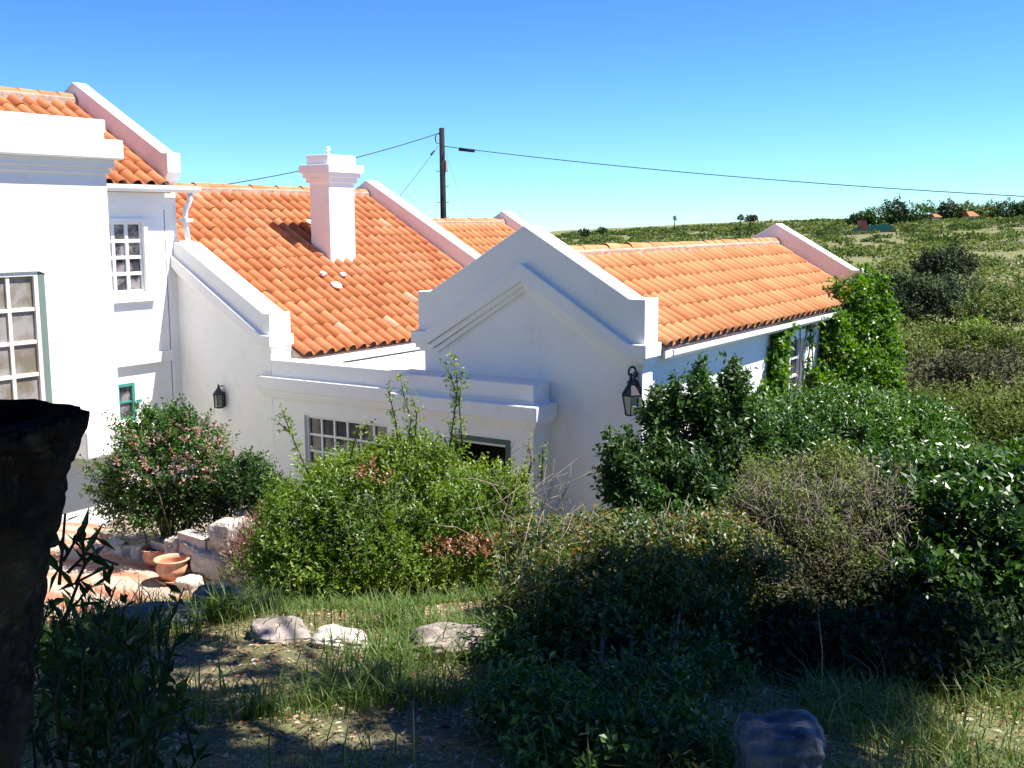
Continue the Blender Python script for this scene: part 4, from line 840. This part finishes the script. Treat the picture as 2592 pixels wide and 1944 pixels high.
def shade_tree():
    right = Vector((CR[0], CR[1], 0)).normalized(); fwd = Vector((CF[0], CF[1], 0)).normalized()
    bx = right*4.6-fwd*1.6; g = float(ground_z(bx.x, bx.y))
    t = thing('shade_tree', 'large leafy tree beside the viewer that casts dappled shade over the foreground', 'tree', (bx.x, bx.y, g))
    rg = np.random.default_rng(9); els = []
    G = [(-250,1750,4.3,.7),(60,1750,4.3,.5),(300,1580,5.4,.3),(120,1530,6.6,.5),(-150,1500,7.5,.8),(250,1880,3.5,.35),(0,1900,3.0,.6),(430,1960,3.1,.2),(600,1990,3.0,.2),(800,1960,3.05,.2),(1000,1990,3.0,.25),(1200,1930,3.3,.22),
         (1350,1850,3.7,.3),(1500,1850,3.8,.5),(1720,1800,4.2,.6),(1450,1760,4.4,.36),(1640,1720,4.6,.42),(1880,1750,4.3,.55),(1980,1880,3.3,.3),(2130,1680,5.1,.5),(1850,1680,5.0,.3),(560,1520,6.4,.14),(700,1680,4.7,.06),(900,1720,4.4,.07),(450,1740,4.3,.14),(1150,1800,4.0,.1)]
    for (px, py, D, r) in G:
        a = azim(px); gp = Vector((D*math.cos(a), D*math.sin(a), 0)); gp.z = float(ground_z(gp.x, gp.y))
        h = rg.uniform(5.2, 7.2); c = gp+SUNV*(h/SUNV.z); els.append((c.x, c.y, c.z, r*1.0, r*1.0, 0.1+0.5*r))
    big = []
    for (a_, f_, z_, r_) in ((0,-1.5,4.6,2.0),(-3.2,-1.0,4.8,2.2),(-6.4,-1.5,4.6,2.2),(3.2,-2.5,4.8,2.1),(6.2,-3.5,4.4,2.1),(-1.5,-4.5,4.4,2.4),(-5.2,-5,4.2,2.4),(3.0,-6.2,4.2,2.4),(-8.5,-4.0,3.6,2.4),(-8.8,0.2,3.6,2.0),(-2.0,1.7,5.4,1.3),(1.2,1.9,5.6,1.3),(-5.0,1.4,4.8,1.3),(0.5,-8.0,2.2,2.4),(-4.5,-8.4,2.2,2.4),(5.0,-8.6,2.2,2.4)):
        c = right*a_+fwd*f_; big.append((c.x, c.y, z_, r_, r_, r_*0.6))
    bp, bd = shell(big, 9500, rg, 0.3, -1.1, 0.12); V, F, T = sprays(bp, bd+rg.normal(0, 0.6, bp.shape), rg, 8, 0.5, 0.22, 0.13, 1.0)
    link('crown', mesh_np('crown', V, F, T, False, [G_SHADE]), t)
    # the stump is shaded as well
    for (px, D, z, r) in ((60,2.0,-0.8,0.7),(0,2.0,0,0.6)):
        c = Vector(at(px,972,D)); c.z = z; c = c+SUNV*(5.0/SUNV.z); els.append((c.x,c.y,c.z,r,r,0.5))
    w_ = np.array([e[3]**2 for e in els]); Ps = []; Ds = []
    for e in els:
        n = int(800*e[3]**2)+(40 if e[3] > 0.25 else 12); p, d = shell([e], n, rg, 0.1, -1.1, 0.12); Ps.append(p); Ds.append(d)
    P = np.concatenate(Ps); D = np.concatenate(Ds)
    V, F, T = sprays(P, D+rg.normal(0, 0.6, P.shape), rg, 9, 0.3, 0.13, 0.07, 1.0)
    link('crown', mesh_np('crown', V, F, T, False, [G_SHADE]), t)
    b = MB(); fork = Vector((bx.x, bx.y, g+2.8))
    b.tube([(bx.x, bx.y, g-0.2), (bx.x+0.05, bx.y, g+1.4), tuple(fork)], [0.26,0.21,0.18], 12); build(b, 'trunk', BARK, t)
    b = MB()
    for e in els[:23]:
        c = Vector(e[:3]); mid = fork.lerp(c, 0.5)+Vector((0,0,0.7)); b.tube([tuple(fork-Vector((0,0,0.2))), tuple(mid), tuple(c)], [0.09,0.05,0.015], 6)
    build(b, 'limb', BARK, t)
shade_tree()

# ------------------------------------------------------------------ grass, leaf litter, foreground broad leaved plants
def blades(P, H, Wd, lean, rg, T):
    n = len(P); u = rg.uniform(0, 2*np.pi, n); d = np.stack([np.cos(u), np.sin(u), np.zeros(n)], 1); sd = np.stack([-np.sin(u), np.cos(u), np.zeros(n)], 1)
    up = np.array([0, 0, 1.0]); H = H[:, None]; Wd = Wd[:, None]; ln = lean[:, None]
    m1 = P+up*H*0.55+d*H*ln*0.25; m2 = P+up*H*(1-0.25*ln)+d*H*ln
    V = np.stack([P-sd*Wd/2, P+sd*Wd/2, m1+sd*Wd*0.4, m1-sd*Wd*0.4, m2+sd*Wd*0.06, m2-sd*Wd*0.06], 1).reshape(-1, 3)
    k = np.arange(n)*6; F = np.stack([np.stack([k, k+1, k+2, k+3], 1), np.stack([k+3, k+2, k+4, k+5], 1)], 1).reshape(-1, 4)
    return V, F, np.repeat(T, 2)
def scatter(n, px0, px1, D0, D1, rg):
    a0, a1 = azim(px0), azim(px1); a = rg.uniform(a1, a0, n); D = np.sqrt(rg.uniform(D0**2, D1**2, n)); return D*np.cos(a), D*np.sin(a)
rg = np.random.default_rng(300); VV = []; FF = []; TT = []; off = 0
def addg(x, y, H, W, lean, T):
    global off
    z = ground_z(x, y); P = np.stack([x, y, z-0.01], 1); V, F, t = blades(P, H, W, lean, rg, T); VV.append(V); FF.append(F+off); TT.append(t); off += len(V)
def gravel_mask(x, y):
    """1 where the sandy path lies bare"""
    D = np.hypot(x, y); a = np.arctan2(y, x)
    def blob(px, d0, ra, rd): 
        a0 = azim(px); return np.clip(1.3-np.hypot((a-a0)*D/ra, (D-d0)/rd), 0, 1)
    return np.clip(blob(620, 5.0, 0.75, 0.75)+blob(900, 4.9, 0.5, 0.45)+blob(1180, 3.9, 0.28, 0.25)+blob(780, 3.55, 0.3, 0.25)+blob(2150, 3.45, 0.28, 0.3)+blob(2560, 4.2, 0.35, 0.35)+blob(480,3.7,0.3,0.3)+blob(1700,3.6,0.5,0.3)+blob(1350,4.6,0.3,0.2), 0, 1)
x, y = scatter(30000, -100, 4200, 2.5, 6.6, rg); k = rg.random(len(x)) > gravel_mask(x, y)*1.05; x, y = x[k], y[k]
cl = 0.5+0.5*wave(x, y, 3.1, 5.0); k = rg.random(len(x)) < 0.08+0.92*np.clip(cl*1.5-0.35, 0, 1); x, y, cl = x[k], y[k], cl[k]
addg(x, y, rg.gamma(3, 0.022, len(x))+0.02+0.04*cl, rg.uniform(0.003, 0.007, len(x)), rg.uniform(0.1, 1.1, len(x)), np.clip(0.5+rg.normal(0, 0.2, len(x))+0.15*(1-cl), 0, 1))
# lush band between the stones and the big shrub
x, y = scatter(42000, 430, 1500, 6.6, 11.3, rg); addg(x, y, rg.gamma(4, 0.019, len(x))+0.02, rg.uniform(0.005, 0.011, len(x)), rg.uniform(0.1, 0.9, len(x)), np.clip(0.5+rg.normal(0, 0.17, len(x)), 0, 1))
x, y = scatter(9000, -100, 480, 5.6, 10.9, rg); addg(x, y, rg.gamma(4, 0.03, len(x))+0.03, rg.uniform(0.004, 0.009, len(x)), rg.uniform(0.1, 0.9, len(x)), np.clip(0.42+rg.normal(0, 0.17, len(x)), 0, 1))
x, y = scatter(38000, 1500, 4600, 6.4, 24, rg); addg(x, y, rg.gamma(4, 0.05, len(x))+0.05, rg.uniform(0.008, 0.016, len(x)), rg.uniform(0.1, 0.9, len(x)), np.clip(0.62+rg.normal(0, 0.2, len(x)), 0, 1))
x, y = scatter(26000, -100, 2750, 2.7, 6.6, rg); k = rg.random(len(x)) > 0.85*gravel_mask(x, y); x, y = x[k], y[k]; addg(x, y, rg.gamma(2, 0.006, len(x))+0.006, rg.uniform(0.002, 0.005, len(x)), rg.uniform(1.5, 6.0, len(x)), np.clip(0.85+rg.normal(0, 0.2, len(x)), 0, 1))
# bottom right lit grass
x, y = scatter(8000, 2060, 2750, 3.1, 4.9, rg); k = rg.random(len(x)) > gravel_mask(x, y); x, y = x[k], y[k]; addg(x, y, rg.gamma(3, 0.022, len(x))+0.02, rg.uniform(0.003, 0.006, len(x)), rg.uniform(0.1, 1.1, len(x)), np.clip(0.66+rg.normal(0, 0.2, len(x)), 0, 1))
# tufts of longer blades
for (px, D, r, n, h) in ((520,6.1,0.13,170,0.26),(560,6.0,0.1,120,0.22),(1150,5.3,0.3,420,0.17),(1250,5.2,0.3,300,0.2),(980,4.9,0.35,420,0.17),(620,4.0,0.07,90,0.15),(900,4.3,0.3,380,0.14),(1040,4.2,0.3,300,0.16),(450,9.6,0.35,330,0.3),(380,8.6,0.4,330,0.3),(330,7.2,0.35,240,0.32),(240,6.6,0.3,200,0.3),(620,6.5,0.2,200,0.2),(2150,4.15,0.14,110,0.16),(2330,4.2,0.2,120,0.14),(300,4.2,0.3,200,0.24),(1500,3.5,0.3,160,0.2),(700,5.7,0.12,90,0.14),(1000,5.7,0.2,220,0.17),(2500,5.0,0.3,300,0.2)):
    a = azim(px); cx, cy = D*math.cos(a), D*math.sin(a); xx = cx+rg.normal(0, r/2, n); yy = cy+rg.normal(0, r/2, n)
    addg(xx, yy, h*rg.uniform(0.5, 1.2, n), rg.uniform(0.005, 0.010, n), rg.uniform(0.2, 1.2, n), np.clip(0.5+rg.normal(0, 0.15, n), 0, 1))
o = link('grass', mesh_np('grass', np.concatenate(VV), np.concatenate(FF), np.concatenate(TT), False, [GRASS])); tagp(o, 'uneven green and straw coloured grass over the garden slope', 'grass', kind='stuff')
# litter: small dry leaves and pebbles
x, y = scatter(9000, -100, 2750, 2.7, 6.8, rg); z = ground_z(x, y)+0.006; P = np.stack([x, y, z], 1); u = rg.uniform(0, 2*np.pi, len(x))
V, F = leaves(P, np.stack([np.cos(u), np.sin(u), rg.normal(0.1, 0.15, len(x))], 1), np.stack([rg.normal(0, .3, len(x)), rg.normal(0, .3, len(x)), np.ones(len(x))], 1), rg.uniform(0.012, 0.045, len(x)), rg.uniform(0.008, 0.022, len(x)))
LIT = leafmat('fallen_leaf', [(0,(0.16,0.08,0.04)),(0.4,(0.34,0.17,0.08)),(0.7,(0.45,0.33,0.2)),(1,(0.6,0.52,0.4))], 0.1, 0.8)
o = link('leaf_litter', mesh_np('leaf_litter', V, F, rg.random(len(x)), False, [LIT])); tagp(o, 'brown fallen leaves scattered over the path and grass', 'leaves', kind='stuff')
bm = bmesh.new(); bmesh.ops.create_icosphere(bm, subdivisions=1, radius=1.0); iv = np.array([tuple(v.co) for v in bm.verts]); bm.verts.index_update(); jf = np.array([[v.index for v in f.verts] for f in bm.faces]); bm.free()
x, y = scatter(6500, -100, 2750, 2.9, 6.4, rg); k = rg.random(len(x)) < gravel_mask(x, y)*0.8+0.03; x, y = x[k], y[k]; n = len(x); r = rg.gamma(2, 0.0020, n)+0.0015
V = (iv[None]*r[:, None, None]*rg.uniform(0.6, 1.3, (n, 1, 3))+np.stack([x, y, ground_z(x, y)+r*0.2], 1)[:, None]).reshape(-1, 3); F = (jf[None]+(np.arange(n)*len(iv))[:, None, None]).reshape(-1, 3)
GRAV = mat('gravel', (0.36, 0.31, 0.26), 0.9, 0.2, tint=[(0,(0.16,0.13,0.1)),(0.7,(0.28,0.23,0.18)),(1,(0.46,0.41,0.35))])
o = link('gravel', mesh_np('gravel', V, F, np.repeat(rg.random(n), len(jf)), True, [GRAV])); tagp(o, 'fine gravel on the bare sandy path', 'gravel', kind='stuff')

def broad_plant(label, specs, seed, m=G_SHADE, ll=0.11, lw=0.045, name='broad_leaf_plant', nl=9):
    """stems with long pointed leaves; specs = list of pixel/distance paths"""
    rg = np.random.default_rng(seed); base = at(*specs[0][0]); t = thing(name, label, 'plant', tuple(base)); b = MB(); CC = []; DD = []
    for sp in specs:
        pts = [Vector(at(*p)) for p in sp]; b.tube([tuple(p) for p in pts], [0.005*(1-0.5*i/len(pts)) for i in range(len(pts))], 5)
        for i in range(len(pts)-1):
            L = (pts[i+1]-pts[i]).length
            for s in np.arange(0.3*L if i == 0 else 0, L, 0.024): CC.append(pts[i].lerp(pts[i+1], s/L)); DD.append((pts[i+1]-pts[i]).normalized())
    build(b, 'stem', STEMD, t); Cc = np.array([tuple(c) for c in CC]); Dd = np.array([tuple(c) for c in DD]); n = len(Cc)
    rv = norm(rg.normal(0, 1, (n, 3))); LD = norm(rv+Dd*0.5+np.array([0,0,0.1])); V, F = leaves(Cc, LD, norm(rg.normal(0,0.5,(n,3))+np.array([0,0,1])), ll*rg.uniform(0.6,1.25,n), lw*rg.uniform(0.7,1.2,n), 0.12)
    # second row of faces gives each blade a bent tip
    link('leaves', mesh_np('leaves', V, F, np.clip(rg.normal(0.5,0.22,n),0,1), False, [m]), t); return t
broad_plant('slender plant with long pointed dark leaves in front of the paved terrace', [[(150,1480,3.0),(158,1390,3.0),(165,1300,3.0)],[(160,1420,3.0),(190,1370,3.0),(240,1360,3.0)],[(170,1450,3.0),(220,1400,3.02),(300,1430,3.0)],[(150,1600,3.0),(200,1470,3.0),(260,1440,3.0),(280,1460,3.0)],[(190,1480,3.0),(215,1430,3.0),(205,1350,3.0)]], 401, ll=0.085, lw=0.02)
sp = []; rg = np.random.default_rng(402)
for k in range(40):
    px = rg.uniform(60, 430); py = rg.uniform(1800, 2050); D = rg.uniform(2.7, 3.7); sp.append([(px,py,D),(px+rg.normal(0,30),py-rg.uniform(90,170),D),(px+rg.normal(15,60),max(1600, py-rg.uniform(180,340)),D)])
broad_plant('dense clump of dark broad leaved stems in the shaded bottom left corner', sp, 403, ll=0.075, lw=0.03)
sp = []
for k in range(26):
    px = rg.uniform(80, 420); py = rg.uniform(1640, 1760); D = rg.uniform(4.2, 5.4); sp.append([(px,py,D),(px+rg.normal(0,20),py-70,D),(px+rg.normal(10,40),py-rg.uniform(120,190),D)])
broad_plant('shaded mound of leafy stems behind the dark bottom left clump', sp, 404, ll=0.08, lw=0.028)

# ------------------------------------------------------------------ field scrub, skyline trees, farmhouse
rg = np.random.default_rng(500); VV = []; FF = []; TT = []; off = 0
def scrub_at(x, y, rad, hgt, tn, nleaf, size, rg):
    d = norm(rg.normal(0, 1, (nleaf, 3))); d[:, 2] = np.abs(d[:, 2]); rr = rg.uniform(0.55, 1.05, nleaf)
    P = d*rr[:, None]*np.array([rad, rad, hgt]); P[:, 0] += x; P[:, 1] += y; P[:, 2] += float(ground_z(x, y))-0.1*hgt
    N = norm(d+rg.normal(0, 0.5, d.shape)); LD = norm(np.cross(N, rg.normal(0, 1, d.shape)))
    V, F = leaves(P, LD, N, size*rg.uniform(0.6, 1.5, nleaf), size*0.8*rg.uniform(0.6, 1.3, nleaf)); return V, F, np.clip(tn+rg.normal(0, 0.09, nleaf), 0, 1)
def add_scrub(n, r0, r1, a0, a1):
    global off
    for i in range(n):
        r = r0*(r1/r0)**(rg.random()**0.8); a = R_(YAW)-rg.uniform(a0, a1); x, y = r*math.cos(a), r*math.sin(a)
        if 0 < x < 24 and 4 < y < 26: continue
        rad = rg.gamma(4, 0.3)*(1+r/260); h = min(rad*rg.uniform(0.45, 0.95), 1.5 if r < 150 else 1.0)
        dens = wave(x, y, 0.05, 3.3)
        if 150 < r < 300 and azim(2290) < a < azim(2110): h = min(h, 0.45); rad = min(rad, 1.2)
        if rg.random() < (0.75 if dens < -0.15 else 0.15): continue
        tn = np.clip(0.46+0.26*wave(x, y, 0.06, 1.0)+rg.normal(0, 0.22), 0.02, 0.98); size = 0.10+r*0.0022; nl = int(np.clip(60*rad**2/size*0.18, 36, 420))
        V, F, T = scrub_at(x, y, rad, h, tn, nl, size, rg); VV.append(V); FF.append(F+off); TT.append(T); off += len(V)
add_scrub(420, 20, 60, R_(8), R_(48)); add_scrub(1500, 55, 200, R_(-4), R_(46)); add_scrub(2300, 180, 430, R_(-6), R_(42))
add_scrub(420, 13, 60, R_(42), R_(95)); add_scrub(700, 55, 260, R_(44), R_(80)); add_scrub(500, 260, 430, R_(40), R_(62))
o = link('scrub', mesh_np('scrub', np.concatenate(VV), np.concatenate(FF), np.concatenate(TT), False, [G_OLIVE])); tagp(o, 'low olive green scrub covering the far field and hillside', 'scrub', kind='stuff')
# distinct shrubs on the field
FD = leafmat('field_dark', [(0,(0.02,0.034,0.016)),(0.5,(0.05,0.078,0.028)),(1,(0.12,0.15,0.06))], 0.1, 0.7, 0.2)
def field_shrub(label, els, n, ll, seed, m=None, name='field_shrub'):
    base = at(0,0,1); e = els[0]; base = (e[0], e[1], float(ground_z(e[0], e[1]))); return bush(name, label, 'shrub', base, els, n, m or FD, seed, nl=7, slen=ll*3.2, ll=ll, lw=ll*0.6, nst=0, clump=0.5, lump=0.2)
field_shrub('wide dark thicket in the middle of the field beyond the creeper', [el(2230,780,62,110,70,3.0),el(2370,790,62,110,75,3.0),el(2300,760,63,80,50,2)], 2600, 0.2, 601)
field_shrub('dark round shrub on the field above the wide thicket', [el(2390,685,92,65,45,2.2)], 800, 0.26, 602)
field_shrub('greyish shrub on the field right of the wide thicket', [el(2530,800,58,90,50,2.0)], 900, 0.18, 603, G_OLIVE)
field_shrub('small bright green shrub below the wide thicket near the right', [el(2470,850,52,35,28,0.8)], 260, 0.16, 604, G_BRIGHT)
field_shrub('tan and olive brush just beyond the hedge', [el(2330,1010,27,120,80,1.6),el(2480,1000,27,130,90,1.6)], 2600, 0.1, 605, G_GREY)
field_shrub('low yellowish brush left of the tan brush', [el(2290,900,38,60,45,1.2),el(2380,880,40,90,40,1.2),el(2520,890,40,90,45,1.2)], 2000, 0.13, 606, G_OLIVE)
TRK = mat('far_trunk', (0.06,0.05,0.04), 0.9)
def far_tree(px, py, w, h, D, seed, label, m=None, nleaf=420):
    rg = np.random.default_rng(seed); c = at(px, py, D); k = D/FPX; g = float(ground_z(c[0], c[1])); t = thing('skyline_tree', label, 'tree', (c[0], c[1], g))
    els = [el(px+rg.normal(0,w*.12), py+rg.normal(0,h*.06), D, w*0.38, h*0.42)]+[el(px+rg.uniform(-.28,.28)*w, py+rg.uniform(-0.15,.3)*h, D, w*0.24, h*0.28) for _ in range(4)]
    P, Dd = shell(els, nleaf, rg, 0.5, -0.6, 0.15); sz = min(0.6, w*0.02)*D/330; nleaf = int(nleaf*1.9); P, Dd = shell(els, nleaf, rg, 0.45, -0.6, 0.22); V, F, T = sprays(P, Dd, rg, 3, sz*0.9, sz, sz*0.75, 1.0)
    link('crown', mesh_np('crown', V, F, T, False, [m or FD]), t); b = MB(); b.tube([(c[0],c[1],g-0.5),(c[0],c[1],c[2])], [0.25,0.12], 6); build(b, 'trunk', TRK, t)
SK = [(2175,562,60,34,'low dark tree left of the green roofed farmhouse on the skyline'),(2222,552,95,46,'broad tree right behind the farmhouse chimney'),(2272,545,60,64,'dark tree standing at the left end of the tall skyline row'),(2330,548,95,60,'widest rounded tree of the skyline row'),
      (2400,548,48,62,'slim dark conical tree before the orange roof'),(2438,548,62,54,'pale green tree right of the slim conical tree'),(2497,548,80,52,'brownish tree on the skyline right of the orange roof'),(2545,552,75,56,'very dark domed tree near the right edge of the skyline'),(2585,540,50,56,'tallest dark tree at the right edge of the skyline'),
      (1875,553,14,16,'tiny round tree on the skyline left of the far gable'),(1900,555,26,12,'small dark bush on the skyline just left of the far gable'),(1708,553,8,14,'tiny lone tree on the bare part of the skyline'),(1484,589,26,12,'small dark bush at the left end of the far hill'),(1525,585,20,12,'small bush second from the left end of the far hill')]
for i, (px, py, w_, h_, lb) in enumerate(SK): far_tree(px, py, w_*1.05, h_*1.15, 325, 700+i, lb, {5: G_OLIVE, 6: G_OLIVE, 1: G_MID, 3: G_MID, 8: G_MID}.get(i), 420 if w_ > 40 else 90)
def farmhouse():
    D = 235; c = at(2215, 578, D); g = float(ground_z(c[0], c[1])); t = thing('farmhouse', 'distant farmhouse with green roof and tall red chimney wall', 'house', (c[0],c[1],g))
    ax = Vector((CR[0],CR[1],0)); ay = Vector((CF[0],CF[1],0)).normalized(); gr = mat('green_roof_sheet', (0.04,0.22,0.15), 0.5); rd = mat('red_brick', (0.36,0.11,0.08), 0.9); wh = mat('farm_wall', (0.5,0.42,0.36), 0.9)
    def P(px, py, dd=0): return Vector(at(px, py, D))+ay*dd
    b = MB(); q = [P(2142,585), P(2268,582), P(2252,567), P(2190,571)]; v = [tuple(p) for p in q]+[tuple(p+ay*5-Vector((0,0,1.2))) for p in q]; b.add(v, [(0,1,2,3),(7,6,5,4),(0,4,5,1),(1,5,6,2),(2,6,7,3),(3,7,4,0)]); build(b, 'roof', gr, t)
    b = MB(); q = [P(2178,582,-0.5), P(2193,581,-0.5), P(2193,560,-0.5), P(2178,558,-0.5)]; v = [tuple(p) for p in q]+[tuple(p+ay*2.5) for p in q]; b.add(v, [(0,1,2,3),(7,6,5,4),(0,4,5,1),(1,5,6,2),(2,6,7,3),(3,7,4,0)]); build(b, 'chimney', rd, t)
    b = MB(); q = [P(2150,592,0.3), P(2256,590,0.3), P(2256,580.5,0.3), P(2150,584.5,0.3)]; v = [tuple(p) for p in q]+[tuple(p+ay*4) for p in q]; b.add(v, [(0,1,2,3),(7,6,5,4),(0,4,5,1),(1,5,6,2),(2,6,7,3),(3,7,4,0)]); build(b, 'wall', wh, t)
farmhouse()
def roof_far(px0, px1, py0, py1, label):
    D = 318; ay = Vector((CF[0],CF[1],0)).normalized(); c = at((px0+px1)/2, py1, D); t = thing('far_house', label, 'house', (c[0],c[1],float(ground_z(c[0],c[1]))))
    def P(px, py, dd=0): return Vector(at(px, py, D))+ay*dd
    b = MB(); q = [P(px0,py1), P(px1,py1), P(px1-4,py0,3), P(px0+4,py0,3)]; v = [tuple(p) for p in q]+[tuple(p+ay*6-Vector((0,0,0.3))) for p in q]; b.add(v, [(0,1,2,3),(7,6,5,4),(0,4,5,1),(1,5,6,2),(2,6,7,3),(3,7,4,0)]); build(b, 'roof', TILE_B, t)
    b = MB(); q = [P(px0+3,py1+16,0.6), P(px1-3,py1+16,0.6), P(px1-3,py1-1,0.6), P(px0+3,py1-1,0.6)]; v = [tuple(p) for p in q]+[tuple(p+ay*5) for p in q]; b.add(v, [(0,1,2,3),(7,6,5,4),(0,4,5,1),(1,5,6,2),(2,6,7,3),(3,7,4,0)]); build(b, 'wall', PLASTER, t)
roof_far(2366, 2386, 541, 549, 'sliver of orange roof left of the slim conical skyline tree')
roof_far(2454, 2480, 535, 547, 'larger orange roof between the trees on the skyline')

# splashes of white mortar on the main roof
def roof_pt(px, py):
    d = CF + CR*(px-1296)/FPX - CU*(py-972)/FPX; sl = (0.40+1.375)/(10.98-8.04); c0 = (0.40-sl*10.98+0.066)*S
    return d*(c0/(d[2]-sl*d[1]))
rg = np.random.default_rng(88)
for (px, py, w_) in ((818,692,0.09),(852,722,0.12),(868,695,0.07),(783,562,0.08)):
    p = roof_pt(px, py); b = MB(); rock(b, tuple(p), w_, w_*0.8, 0.03, rg, 0.8, 0.2, 0.4, 3, 0.0)
    m0 = Matrix.Translation(Vector(p)) @ Euler((math.atan(0.604), 0, 0)).to_matrix().to_4x4() @ Matrix.Translation(-Vector(p)); b.v = [tuple(m0 @ Vector(v)) for v in b.v]
    build(b, 'mortar_splash', SLAB, house)
